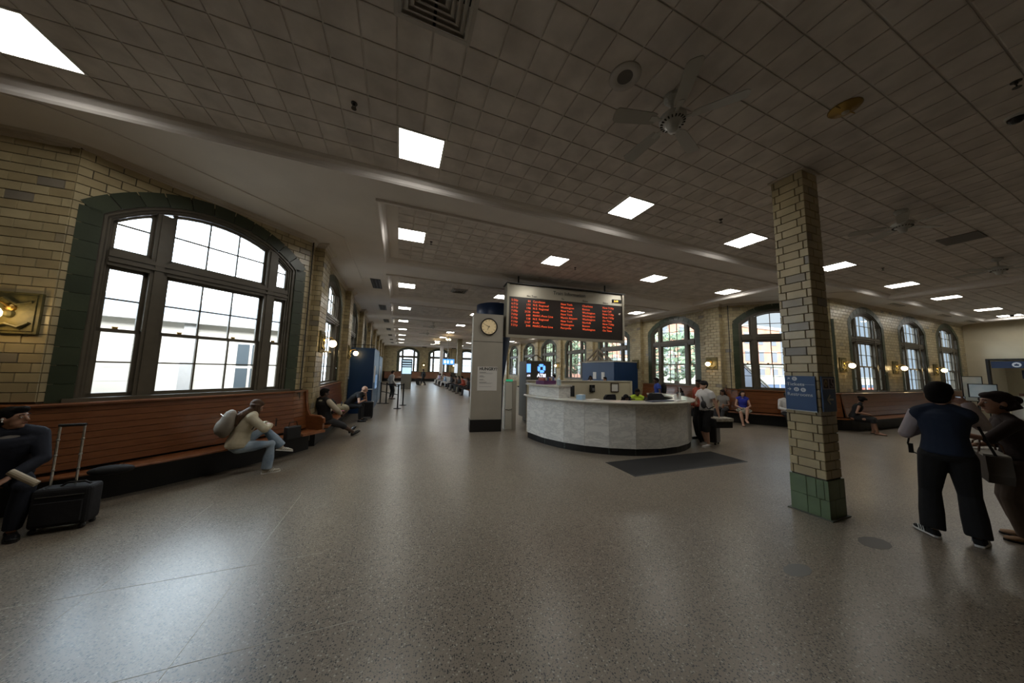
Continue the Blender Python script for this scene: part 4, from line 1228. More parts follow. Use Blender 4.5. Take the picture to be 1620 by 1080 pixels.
# ------------------------------------------------------------------ information counter
CX, CY, CR = 5.85, 7.50, 2.42
def marble(name, base, vein, sc=3.0, dark=False):
    m = bpy.data.materials.new(name); m.use_nodes = True
    t = m.node_tree; b = t.nodes['Principled BSDF']; b.inputs['Roughness'].default_value = .28
    g = t.nodes.new('ShaderNodeNewGeometry')
    mp = t.nodes.new('ShaderNodeMapping'); mp.inputs['Rotation'].default_value = (.5, .7, .4); mp.inputs['Scale'].default_value = (1, 1, 2.6)
    ad = t.nodes.new('ShaderNodeVectorMath'); ad.operation = 'ADD'
    oi = t.nodes.new('ShaderNodeObjectInfo'); sc_ = t.nodes.new('ShaderNodeMath'); sc_.operation = 'MULTIPLY'; sc_.inputs[1].default_value = 40
    t.links.new(oi.outputs['Random'], sc_.inputs[0]); t.links.new(g.outputs['Position'], ad.inputs[0]); t.links.new(sc_.outputs[0], ad.inputs[1])
    t.links.new(ad.outputs[0], mp.inputs['Vector'])
    n = t.nodes.new('ShaderNodeTexNoise'); n.inputs['Scale'].default_value = sc; n.inputs['Detail'].default_value = 9; n.inputs['Roughness'].default_value = .62; n.inputs['Distortion'].default_value = .9
    t.links.new(mp.outputs[0], n.inputs['Vector'])
    r = t.nodes.new('ShaderNodeValToRGB'); e = r.color_ramp.elements
    e[0].position = .40; e[0].color = (*base, 1); e[1].position = .50; e[1].color = (*vein, 1)
    k = e.new(.56); k.color = (*base, 1); k = e.new(.72); k.color = (*[.85 * base[i] + .15 * vein[i] for i in range(3)], 1)
    t.links.new(n.outputs['Fac'], r.inputs['Fac'])
    hs = t.nodes.new('ShaderNodeMix'); hs.data_type = 'RGBA'; hs.blend_type = 'MULTIPLY'; hs.inputs[0].default_value = 1
    mr = t.nodes.new('ShaderNodeMapRange'); mr.inputs['To Min'].default_value = .82; mr.inputs['To Max'].default_value = 1.05
    t.links.new(oi.outputs['Random'], mr.inputs['Value']); t.links.new(r.outputs['Color'], hs.inputs[6]); t.links.new(mr.outputs['Result'], hs.inputs[7])
    t.links.new(hs.outputs[2], b.inputs['Base Color'])
    return m
M_MARB = marble('white_veined_marble', (.84, .825, .78), (.66, .65, .62))
M_GMARB = marble('dark_green_marble', (.018, .026, .022), (.11, .13, .12), 5)
ct = thing('information_counter', 'curved white marble information counter with dark green base', 'counter', (CX, CY, 0))
angs = [math.radians(a) for a in (178, 197.5, 212, 224, 237, 251, 265.5, 279.5, 292, 303, 318, 334, 350, 362)]
def arcseg(mb, r0, r1, a0, a1, z0, z1, n=1):
    for k in range(n):
        p, q = a0 + (a1 - a0) * k / n, a0 + (a1 - a0) * (k + 1) / n
        vs = []
        for z in (z0, z1):
            for r, a in ((r0, p), (r1, p), (r1, q), (r0, q)): vs.append((r * math.cos(a), r * math.sin(a), z))
        mb.add(vs, [(0, 3, 2, 1), (4, 5, 6, 7), (0, 1, 5, 4), (1, 2, 6, 5), (2, 3, 7, 6), (3, 0, 4, 7)])
    return mb
for i in range(len(angs) - 1):
    a, b = angs[i] + .0012, angs[i + 1] - .0012
    arcseg(MB(), CR - .03, CR, a, b, .155, 1.13).build('marble_slab', M_MARB, ct)
    arcseg(MB(), CR - .12, CR - .035, a, b, 0, .15).build('base_slab', M_GMARB, ct)
arcseg(MB(), CR - .10, CR - .035, angs[0], angs[-1], .0, 1.13, 40).build('carcass', M_BLACK, ct)
prof = [(0, 1.13), (CR * 0, 1.13)]
tp = MB()
N = 56
vs, fs = [], []
pr = [(CR - .42, 1.15), (CR - .42, 1.19), (CR + .08, 1.19), (CR + .105, 1.182), (CR + .11, 1.165), (CR + .10, 1.145), (CR + .07, 1.135), (CR - .1, 1.13)]
for k in range(N + 1):
    a = angs[0] + (angs[-1] - angs[0]) * k / N
    vs += [(r * math.cos(a), r * math.sin(a), z) for r, z in pr]
m = len(pr)
for k in range(N):
    for j in range(m): fs.append((k * m + j, k * m + (j + 1) % m, (k + 1) * m + (j + 1) % m, (k + 1) * m + j))
fs += [tuple(range(m)), tuple(range(N * m, N * m + m))]
tp.add(vs, fs).build('countertop', mat('pale_stone_top', (.60, .57, .50), .18), ct)
# raised ledge at the left, partition across the middle
lg = arcseg(MB(), CR - .62, CR - .05, math.radians(178), math.radians(208), 1.19, 1.46, 8).build('raised_ledge', M_MARB, ct)
arcseg(MB(), CR - .66, CR + .04, math.radians(177.5), math.radians(209), 1.46, 1.50, 8).build('ledge_top', mat('pale_stone_top', (.6, .57, .5)), ct)
pw = thing('partition_wall', 'low cream partition across the information desk', 'partition', (3.75, 8.25, 0))
MB().box(0, 4.05, 0, .08, 0, 1.53).build('panel', M_CREAM, pw)
MB().box(-.02, 4.07, -.02, .10, 1.53, 1.56).build('cap', mat('cream_cap', (.6, .56, .46), .4), pw)
MB().box(4.05, 4.10, -.03, .11, 0, 1.56).build('end_post', M_CREAM, pw)
# left end post and lit cream panel
ep = thing('end_post', 'narrow cream and steel end post between clock column and counter', 'post', (3.20, 8.72, 0), CA)
MB().box(0, .22, .02, .30, 0, 1.50).build('cream_panel', mat('bright_cream', (.70, .68, .60), .5), ep)
MB().box(.22, .34, -.02, .30, 0, 1.52).build('steel_edge', M_COLUMN, ep)
MB().box(0, .22, .0, .02, 1.50, 1.56).build('green_strip', mat('green_strip', (.03, .25, .12), .4, emit=(.05, .6, .3), power=.3), ep)
MB().tube([(0, .012, .62), (.11, .0, .60), (.22, .012, .63)], .008, 6).build('cable', M_BLACK, ep)
# things on the counter
def on(a, r, z=1.19): return (CX + r * math.cos(math.radians(a)), CY + r * math.sin(math.radians(a)), z)
tb = thing('tissue_box', 'pale blue paper box standing on the counter', 'box', on(221, 2.25), .6)
MB().box(-.13, .13, -.07, .07, 0, .11).build('carton', mat('pale_blue_card', (.38, .55, .72), .5), tb)
MB().box(-.09, .09, -.045, .045, .11, .118).build('slot', M_PAPER, tb)
pp = thing('paper_stack', 'loose white papers on the counter right of the blue box', 'papers', on(228, 2.2), .3)
for k in range(4): MB().box(-.15 + .01 * k, .15 + .01 * k, -.10, .10 - .01 * k, .004 * k, .004 * k + .003).build('sheet', M_PAPER, pp)
mo = thing('monitor', 'black angled monitor behind the counter at the left', 'monitor', (4.75, 7.55, 1.02), -1.2)
MB().box(-.22, .22, -.02, .02, .10, .42).build('screen', M_BLACKG, mo)
MB().tube([(0, .02, 0), (0, .03, .15)], .02, 8).build('stand', M_BLACK, mo)
MB().box(-.12, .12, -.08, .10, 0, .015).build('foot', M_BLACK, mo)
dk = thing('work_desk', 'low inner desk behind the marble counter', 'desk', (CX, CY, 0))
arcseg(MB(), 1.6, CR - .44, math.radians(195), math.radians(345), .96, 1.0, 20).build('desktop', mat('grey_laminate', (.2, .2, .19), .5), dk)
arcseg(MB(), 1.65, CR - .5, math.radians(196), math.radians(198), 0, .96, 1).build('leg_panel', M_BLACK, dk)
arcseg(MB(), 1.65, CR - .5, math.radians(342), math.radians(344), 0, .96, 1).build('leg_panel', M_BLACK, dk)
ph = thing('wall_phone', 'black telephone on the cream partition', 'phone', (6.12, 8.25, 1.20))
MB().box(-.09, .09, -.06, 0, -.02, .22).build('body', M_BLACKG, ph)
MB().tube([(-.06, -.08, -.02), (-.075, -.10, .1), (-.06, -.08, .22)], .022, 8).build('handset', M_BLACK, ph)
MB().box(-.03, .07, -.065, -.06, .02, .12).build('keypad', mat('grey_keys', (.15, .15, .15)), ph)
fr = thing('picture_frame', 'small dark framed notice on the cream partition', 'frame', (7.08, 8.245, 1.17))
for b in ((-.17, .17, -.02, 0, 0, .03), (-.17, .17, -.02, 0, .29, .32), (-.17, -.14, -.02, 0, .03, .29), (.14, .17, -.02, 0, .03, .29)): MB().box(*b).build('rail', mat('dark_wood', (.05, .03, .02)), fr)
MB().box(-.14, .14, -.008, -.002, .03, .29).build('notice', M_PAPER, fr)
def office_chair(label, x, y, rz, first=[None]):
    if first[0]: return dup(first[0], (x, y, 0), rz, label)
    t = thing('office_chair', label, 'chair', (x, y, 0), rz, 'black office chairs behind the counter')
    fab = mat('black_fabric', (.015, .015, .018), .8)
    MB().lathe([(0, .70), (.22, .70), (.24, .73), (.22, .77), (0, .78)], n=16).build('seat', fab, t)
    b = MB(lambda x, y, z: Vector((x, y - .25 + .9 * x * x, z))); b.prism([(-.2, .88), (.2, .88), (.23, .95), (.22, 1.2), (.16, 1.27), (-.16, 1.27), (-.22, 1.2), (-.23, .95)], -.03, .03, 1); b.build('backrest', fab, t)
    MB().tube([(0, 0, .08), (0, 0, .7)], .03, 8).build('gas_lift', M_BLACK, t)
    for k in range(5):
        a = 2 * PI * k / 5
        l = MB().tube([(0, 0, .1), (.28 * math.cos(a), .28 * math.sin(a), .07)], [.03, .015], 6).build('base_leg', M_BLACK, t)
        MB().ball((.28 * math.cos(a), .28 * math.sin(a), .03), .03, 8, 5).build('castor', M_BLACK, l)
    MB().tube([(0, -.05, .73), (0, -.27, .75), (0, -.27, .95)], .02, 6).build('back_stem', M_BLACK, t)
    first[0] = t; return t
office_chair('black office chair behind the counter, left of centre', 5.25, 6.55, .2)
office_chair('black office chair behind the counter beside the seated clerk', 7.0, 6.35, 2.6)
bx = thing('brochure_box', 'purple brochure tray on the raised ledge', 'tray', on(192, 2.15, 1.50), .4)
MB().box(-.26, .26, -.14, .14, 0, .10).build('tray', mat('purple_tray', (.10, .02, .10), .5), bx)
for k in range(6): MB().box(-.23 + .08 * k, -.17 + .08 * k, -.10, .08, .10, .17 + .01 * (k % 3)).build('leaflet', mat(['leaflet_red', 'leaflet_pale', 'leaflet_blue'][k % 3], [(.35, .08, .06), (.55, .5, .4), (.08, .12, .3)][k % 3]), bx)
hs = thing('hand_sanitizer', 'clear pump bottle on the raised ledge', 'bottle', on(205, 2.2, 1.50))
MB().lathe([(0, 0), (.05, 0), (.055, .02), (.055, .14), (.02, .17), (.02, .19)], n=14).build('bottle', mat('clear_plastic', (.45, .55, .6), .15), hs)
MB().tube([(0, 0, .18), (0, 0, .24), (.05, 0, .235)], .008, 6).build('pump', M_WHITE, hs)
kb = thing('glass_guard', 'low clear guard and card holder on the right end of the counter', 'holder', on(293, 2.2), .5)
MB().box(-.25, .25, -.004, .004, 0, .16).build('sheet', M_GLASS, kb)
MB().box(-.27, -.25, -.03, .03, 0, .17).build('foot', M_WHITE, kb); MB().box(.25, .27, -.03, .03, 0, .17).build('foot', M_WHITE, kb)
MB().box(-.03, .03, -.05, -.04, 0, .33).build('card_stand', M_WHITE, kb)
pt = thing('counter_mat', 'dark flat pad lying on the countertop near its right end', 'pad', on(276, 2.18), .1)
MB().box(-.55, .35, -.10, .10, 0, .014).build('pad', mat('dark_blue_pad', (.02, .025, .06), .6), pt)
nb = thing('notebook', 'open white notebook at the right end of the counter', 'notebook', on(287, 2.25), .2)
MB().box(-.2, 0, -.13, .13, 0, .02).build('left_page', M_PAPER, nb); MB().box(.0, .2, -.13, .13, 0, .014).build('right_page', M_PAPER, nb)
# ATM behind the counter
at = thing('cash_machine', 'grey ATM cabinet with lit blue octagon emblem behind the desk', 'machine', (4.25, 9.5, 0))
MAT_ATM = mat('grey_cabinet', (.11, .10, .085), .5)
MB().box(.18, 1.0, 0, .7, 0, 2.2).build('cabinet', MAT_ATM, at)
MB().box(0, .18, .0, .65, .2, 2.19).build('side_panel', mat('pale_cabinet', (.2, .19, .17), .5), at)
BLU = mat('lit_blue', (.1, .3, .9), .5, emit=(.10, .30, 1), power=1.6)
WL = mat('lit_white', (.9, .9, 1), .5, emit=(.85, .85, 1), power=1.3)
def octa(cx, cz, r, ri_, T, par):
    g_ = MB(T)
    for q in range(4):
        a = q * PI / 2
        for (p0, p1) in (((r, -r * .42), (r, r * .42)),):
            P = [(r, -r * .45), (r, r * .45), (ri_, r * .45 - (r - ri_) * .0), (ri_, -ri_)]
            P = [(r, -r * .42), (r * .42 + 0, r) if False else (r, r * .42), (ri_, ri_), (ri_, -ri_ * .9)]
            P = [(ri_, -ri_), (r, -r * .45), (r, r * .45), (r * .75, r * .75), (ri_, ri_)]
            P2 = [(cx + x * math.cos(a) - z * math.sin(a), cz + x * math.sin(a) + z * math.cos(a)) for x, z in P]
            g_.prism(P2, -.012, -.006, 1)
    g_.build('emblem', BLU, par, kind='stuff')
octa(.60, 1.94, .155, .06, None, at)
text('lettering', 'ATM', .17, WL, at, (.60, -.012, 1.63), (PI / 2, 0, 0), 'CENTER', bold=.004)
MB().box(.015, .165, -.01, 0, 1.79, 2.09).build('side_emblem', BLU, at)
text('lettering', 'ATM', .10, WL, at, (.09, -.012, 1.64), (PI / 2, 0, 0), 'CENTER', stretch=.6)
tr = MB()
for k in (0, 1): tr.tube([(.15 + .0, .35, 2.2), (.55, .35, 2.45)] if k == 0 else [(.95, .35, 2.2), (.55, .35, 2.45)], .02, 6)
tr.tube([(.1, .35, 2.21), (1.0, .35, 2.21)], .02, 6)
tr.build('pediment', M_COLUMN, at)
# blue booth on the right side of the hall
bb = thing('blue_booth', 'blue panelled booth standing against the right hall wall', 'booth', (10.75, 12.55, 0))
MB().box(0, 1.75, 0, .06, 0, 2.42).build('front_panel', M_BLUE, bb)
MB().box(0, .06, .06, 2.9, 0, 2.40).build('side_panel', M_BLUE, bb)
MB().box(-.02, 1.76, -.02, 2.92, 2.42, 2.46).build('top_rim', M_COLUMN, bb)
for k, (y, w) in enumerate(((.75, .28), (1.5, .30))): MB().box(-.012, 0, y, y + w, 1.45, 1.85).build('posted_sheet', M_PAPER, bb)
pd = thing('timber_truss', 'pale timber truss standing on top of the blue booth', 'truss', (10.95, 13.0, 2.46), PI / 2 * .0)
def beam(mb, a, b, w=.07):
    return mb.tube([a, b], w, 4)
for a, b in (((0, 0, .06), (0, 2.3, .06)), ((0, 0, .06), (0, 1.15, .75)), ((0, 2.3, .06), (0, 1.15, .75)), ((0, 1.15, .06), (0, 1.15, .72)), ((0, .6, .06), (0, 1.15, .45)), ((0, 1.7, .06), (0, 1.15, .45))):
    MB().tube([a, b], .055, 4).build('timber', mat('pale_timber', (.24, .19, .13), .7), pd)
# blue kiosks on the left
k1 = thing('blue_kiosk', 'tall dark blue kiosk box standing at the left pilaster', 'kiosk', (-1.83, 13.15, 0))
MB().box(0, .87, 0, .05, 0, 2.62).build('front_panel', M_BLUE, k1)
MB().box(.82, .87, .05, 3.1, 0, 2.58).build('side_panel', mat('faded_blue_panel', (.05, .12, .22), .4), k1)
MB().box(0, .88, .05, 3.1, 2.58, 2.62).build('top', M_NAVY, k1)
MB().box(.87, .88, .35, .95, 1.2, 1.9).build('posted_sheet', M_PAPER, k1)
MB().box(.87, .91, 1.2, 1.9, .9, 1.5).build('screen', mat('kiosk_screen', (.1, .15, .2), .2, emit=(.3, .5, .8), power=.3), k1)
MB().tube([(.0, .1, 2.75), (.85, .1, 2.75)], .012, 6).tube([(.05, .1, 2.6), (.05, .1, 2.75)], .012, 6).tube([(.82, .1, 2.6), (.82, .1, 2.75)], .012, 6).build('top_railing', M_BLACK, k1)
k2 = thing('blue_kiosk', 'second blue kiosk box farther down the left wall', 'kiosk', (-1.83, 16.9, 0))
MB().box(0, .85, 0, .05, 0, 2.45).build('front_panel', M_BLUE, k2)
MB().box(.80, .85, .05, 3.0, 0, 2.45).build('side_panel', mat('faded_blue_panel', (.05, .12, .22)), k2)
MB().box(.85, .86, .5, 1.1, 1.1, 1.9).build('posted_sheet', M_PAPER, k2)
MB().box(0, .85, .05, 3.0, 2.42, 2.45).build('top', M_NAVY, k2)
# stanchions with rails
st_pos = [(-.80, 16.5), (-.52, 16.4), (.04, 14.3), (.28, 15.5)]
st = None
stl = ['leftmost black stanchion post before the blue kiosks', 'second black stanchion post from the left', 'nearest black stanchion post with round foot', 'rightmost black stanchion post']
for (x, y), l in zip(st_pos, stl):
    if st is None:
        st = thing('stanchion', l, 'stanchion', (x, y, 0), 0, 'black stanchion posts')
        MB().lathe([(0, 0), (.17, 0), (.165, .02), (.04, .045), (0, .05)], n=18).build('foot', M_BLACK, st)
        MB().tube([(0, 0, .04), (0, 0, 1.04)], .032, 10).build('post', M_BLACK, st)
        MB().lathe([(.038, 1.0), (.038, 1.06), (.02, 1.075), (0, 1.075)], n=12).build('head', M_BLACK, st)
    else: dup(st, (x, y, 0), 0, l)
def rail(a, b, zs, l, cat='belt'):
    t = thing('barrier_rail', l, 'barrier', (a[0], a[1], 0))
    for z in zs:
        MB().tube([(0, 0, z), (b[0] - a[0], b[1] - a[1], z)], .022, 6).build('bar', M_BLACK, t)
rail(st_pos[0], st_pos[2], (1.0, .62), 'black double rail between the left and nearest stanchions')
rail(st_pos[1], st_pos[3], (1.0,), 'black single rail behind, joining the other stanchions')
# map kiosk
mk = thing('display_kiosk', 'grey floor kiosk with lit map panels far down the hall', 'kiosk', (.20, 27.1, 0))
MB().box(.03, .87, 0, .35, 0, 1.25).build('cabinet', mat('kiosk_grey', (.17, .16, .13), .5), mk)
MB().box(.0, .9, 0, .3, 1.25, 2.62).build('head', mat('kiosk_slate', (.06, .09, .12), .4), mk)
for k, (z, h) in enumerate(((2.40, .12), (2.18, .12), (1.98, .12))): MB().box(.08, .82, -.012, 0, z, z + h * .6).build('lit_strip', mat('kiosk_lit', (.6, .8, .9), .4, emit=(.55, .8, .95), power=.7), mk)
MB().box(.08, .82, -.012, 0, 1.32, 1.88).build('lit_panel', mat('kiosk_lit', (.6, .8, .9)), mk)
# hanging blue sign
hg = thing('hanging_sign', 'lit blue hanging sign far down the hall', 'sign', (3.45, 25, 0))
MB().box(0, .94, 0, .10, 2.20, 2.66).build('panel', mat('lit_sign_blue', (.05, .25, .7), .5, emit=(.06, .30, .95), power=1.0), hg)
for k, w in enumerate((.25, .18, .28)): MB().box(.08 + .28 * k, .08 + .28 * k + w * .7, -.01, 0, 2.30, 2.55).build('symbol', WL, hg)
MB().tube([(.40, .05, 2.66), (.40, .05, ZC)], .012, 6).build('hanger', M_CHROME, hg)
# far pillars
fp = thing('hall_pillar', 'dark brick pillar standing mid hall behind the seated rows', 'pillar', (5.5, 29.6, 0))
MB().box(0, .45, 0, .45, 0, ZC).build('shaft', mat('far_brick', (.22, .19, .12), .5, vary=.2, vscale=4), fp)
MB().box(-.03, .48, -.03, .48, 0, .5).build('base', M_PGREEN, fp)
fp = thing('hall_pillar', 'slim pale pillar farther down the hall, left of the dark one', 'pillar', (4.95, 38.8, 0))
MB().box(0, .4, 0, .4, 0, ZC).build('shaft', M_PLASTER, fp)
MB().box(-.02, .42, -.02, .42, 0, .5).build('base', M_PGREEN, fp)
pe = thing('portrait_sign', 'white upright poster panel on a post beside the dark pillar', 'sign', (5.15, 29.0, 0))
MB().box(0, .30, 0, .06, 1.45, 2.35).build('panel', mat('lit_poster', (.7, .75, .8), .4, emit=(.7, .8, .9), power=.6), pe)
MB().tube([(.15, .03, 0), (.15, .03, 1.45)], .025, 6).build('post', M_BLACK, pe)
# floor mat
fm_ = thing('floor_mat', 'black rubber entrance mat in front of the counter', 'mat', (5.62, 4.62, 0), math.radians(-1))
MB().box(-1.52, 1.52, -.40, .40, 0, .008).build('carpet', mat('charcoal_carpet', (.018, .017, .016), .9, bump=.5, bscale=200), fm_)
MB().sweep([(-1.52, -.40), (-1.52, .40), (1.52, .40), (1.52, -.40)], [(-.02, 0), (-.01, .007), (.012, .011), (.02, .008), (.02, 0)], closed=True).build('border', M_BLACK, fm_)
# floor patches
pa = MB().lathe([(0, .001), (.13, .0012), (.135, 0)], n=9, sx=1.3, sy=.6).build('floor_patch', mat('cement_patch', (.16, .16, .15), .5), floor)
pa.location = (3.7, 1.78, 0)
pa = MB().lathe([(0, .001), (.16, .0012), (.165, 0)], n=11, sx=1.2, sy=.7).build('floor_patch', mat('cement_patch2', (.10, .09, .08), .5), floor)
pa.location = (5.15, 1.75, 0)
# ------------------------------------------------------------------ baggage opening, stands
bg = thing('baggage_counter', 'white baggage counter inside the far right opening', 'counter', (XE + 1.2, 1.2, 0))
MB().box(0, .6, 0, 3.55, 0, 1.05).build('front', M_WHITE, bg)
MB().box(-.05, .65, -.05, 3.6, 1.05, 1.12).build('top', mat('pale_top', (.65, .62, .5)), bg)
jm = MB().box(XE - .02, XE + .25, OY1, OY1 + .08, 0, OZ).box(XE - .02, XE + .25, OY0, OY1 + .08, OZ, OZ + .07).build('door_1', M_BLACK, kind='structure', label='dark frame around the baggage opening')
sb = thing('baggage_sign', 'navy sign reading Baggage over the far right opening', 'sign', (XE, OY1 - .06, 0))
fB = Fr((0, 0), (0, -1), (-1, 0))
MB(fB).box(0, 3.6, -.1, .02, 2.50, 2.84).build('panel', M_NAVY, sb)
put_text('Baggage', .24, sb, fB, .98, 2.58, off=.024)
dd = put_disc(sb, fB, .66, 2.665, .12, off=.026)
MB(fB).box(.60, .72, .026, .028, 2.61, 2.69).box(.64, .68, .026, .028, 2.69, 2.72).build('case_symbol', M_NAVY, sb, kind='stuff')
rb_ = MB().add([(XE + 4.5, 6, 0), (XE + 4.5, -1, 0), (XE + 4.5, -1, 4), (XE + 4.5, 6, 4)], [(0, 1, 2, 3)]).box(XE + .05, XE + 4.5, 5.3, 5.4, 0, 4).box(XE + .05, XE + 4.5, -.1, 0, 0, 4).box(XE + .05, XE + 4.5, 0, 5.4, 3.9, 4).build('wall_baggage_room', M_CREAM, kind='structure', label='cream walls of the baggage room')
MB().box(XE + .9, XE + .95, .5, 4.3, 2.0, 2.42).build('trim_9', M_NAVY, kind='structure', label='blue valance inside the baggage room')
MB().box(XE + 2.4, XE + 2.45, 2.6, 4.2, .9, 1.95).build('window_40', mat('dim_teal_window', (.06, .09, .10), .2), kind='structure', label='dim inner window of the baggage room')
bs = thing('wooden_tray', 'small wooden tray of forms on the baggage counter', 'tray', (XE + 1.35, 4.2, 1.12))
MB().box(-.15, .2, -.3, .3, 0, .14).build('tray', mat('red_wood', (.16, .06, .03)), bs)
MB().ball((0, .0, .26), .14, 10, 7, (1, 1, 1)).build('plant', mat('leaf_green', (.09, .17, .06)), bs)
def easel(label, x, y, w, h, z, rz):
    t = thing('sign_stand', label, 'stand', (x, y, 0), rz)
    MB().box(-w / 2, w / 2, -.02, .02, z, z + h).build('frame', M_BLACK, t)
    MB().box(-w / 2 + .03, w / 2 - .03, -.028, -.02, z + .03, z + h - .03).build('poster', mat('pale_blue_poster', (.42, .50, .52), .5, col2=(.60, .62, .60), vscale=2.5), t)
    for s in (-.16, .16): MB().tube([(s * w, .0, z), (s * w, .0, .03)], .018, 6).build('leg', M_BLACK, t)
    MB().box(-w / 2.2, w / 2.2, -.2, .2, 0, .03).build('foot', M_BLACK, t)
easel('tall poster stand left of the baggage opening', 24.6, 4.85, .55, 1.15, .9, math.radians(-62))
easel('landscape poster stand in front of the taller one', 23.6, 4.42, .72, .60, 1.12, math.radians(-62))
# ------------------------------------------------------------------ people
V = Vector
PENDING = []
def skin_mat(n, c): return mat('skin_' + n, c, .5, vary=.06, vscale=6)
SK_L = skin_mat('light', (.50, .29, .20)); SK_M = skin_mat('tan', (.36, .19, .12)); SK_D = skin_mat('deep', (.085, .045, .028)); SK_B = skin_mat('brown', (.20, .10, .06))
def cloth(n, c, **k): return mat('cloth_' + n, c, .85, bump=.5, bscale=14, **k)
H_BLACK = mat('hair_black', (.006, .005, .005), .75, spec=.15, bump=.4, bscale=60, stretch=(6, 6, 1)); H_BROWN = mat('hair_brown', (.050, .027, .015), .7, spec=.2, col2=(.105, .060, .034), vscale=10, stretch=(8, 8, 1), bump=.4, bscale=50)
H_DKB = mat('hair_dark_brown', (.018, .010, .008), .7, spec=.2, bump=.4, bscale=60, stretch=(6, 6, 1))
def ik(S, W, a, b, pole):
    d = W - S; L = d.length
    L = min(L, (a + b) * .995)
    d.normalize()
    x = (a * a - b * b + L * L) / (2 * L)
    h = math.sqrt(max(0, a * a - x * x))
    p = pole - d * pole.dot(d)
    p = p.normalized() if p.length > 1e-6 else d.orthogonal().normalized()
    return S + d * x + p * h, S + d * L
def loft(mb, pts, rads, side, n=14):
    vs, fs = [], []
    m = len(pts)
    for i in range(m):
        d = (pts[min(i + 1, m - 1)] - pts[max(i - 1, 0)]).normalized()
        s = (side - d * side.dot(d)).normalized(); f = s.cross(d) * -1
        rx, ry = rads[i]
        for k in range(n):
            t = 2 * PI * k / n
            vs.append(pts[i] + s * rx * math.cos(t) + f * ry * math.sin(t))
    for i in range(m - 1):
        for k in range(n): fs.append((i * n + k, i * n + (k + 1) % n, (i + 1) * n + (k + 1) % n, (i + 1) * n + k))
    fs.append(tuple(range(n))[::-1]); fs.append(tuple(range((m - 1) * n, m * n)))
    mb.add(vs, fs)
def limb(mb, P, R, n=10):
    """tapered round limb with rounded ends"""
    mb.tube(P, R, n)
    for p, r in ((P[0], R[0]), (P[-1], R[-1])): mb.ball(tuple(p), r, n, 6)
    for p, r in zip(P[1:-1], R[1:-1]): mb.ball(tuple(p), r * .99, n, 6)
def ell(mb, c, r, M, n=14, m=9):
    """ellipsoid with orientation matrix"""
    vs, fs = [], []
    for i in range(m + 1):
        a = PI * i / m
        for k in range(n):
            t = 2 * PI * k / n
            q = V((r[0] * math.sin(a) * math.cos(t), r[1] * math.sin(a) * math.sin(t), -r[2] * math.cos(a))) if 0 < i < m else V((1e-5 * math.cos(t), 1e-5 * math.sin(t), -r[2] * math.cos(a)))
            vs.append(c + M @ q)
    for i in range(m):
        for k in range(n): fs.append((i * n + k, i * n + (k + 1) % n, (i + 1) * n + (k + 1) % n, (i + 1) * n + k))
    mb.add(vs, fs)
def queue(mb, name, m, parent, vox, smooth=3):
    o = mb.build(name, m, parent)
    r = o.modifiers.new('r', 'REMESH'); r.mode = 'VOXEL'; r.voxel_size = vox; r.use_smooth_shade = True
    if smooth:
        s = o.modifiers.new('s', 'SMOOTH'); s.factor = .5; s.iterations = smooth
    PENDING.append(o)
    return o
TORSO = [(-.13, .10, .09), (-.04, .158, .118), (.08, .168, .122), (.25, .150, .110), (.42, .138, .104), (.60, .158, .115), (.78, .176, .118), (.89, .168, .100), (.955, .105, .075), (1.03, .060, .058)]
TORSO_F = [(-.13, .10, .09), (-.04, .168, .122), (.08, .172, .122), (.25, .138, .102), (.42, .122, .094), (.60, .142, .118), (.74, .150, .118), (.89, .142, .086), (.955, .09, .066), (1.03, .052, .050)]
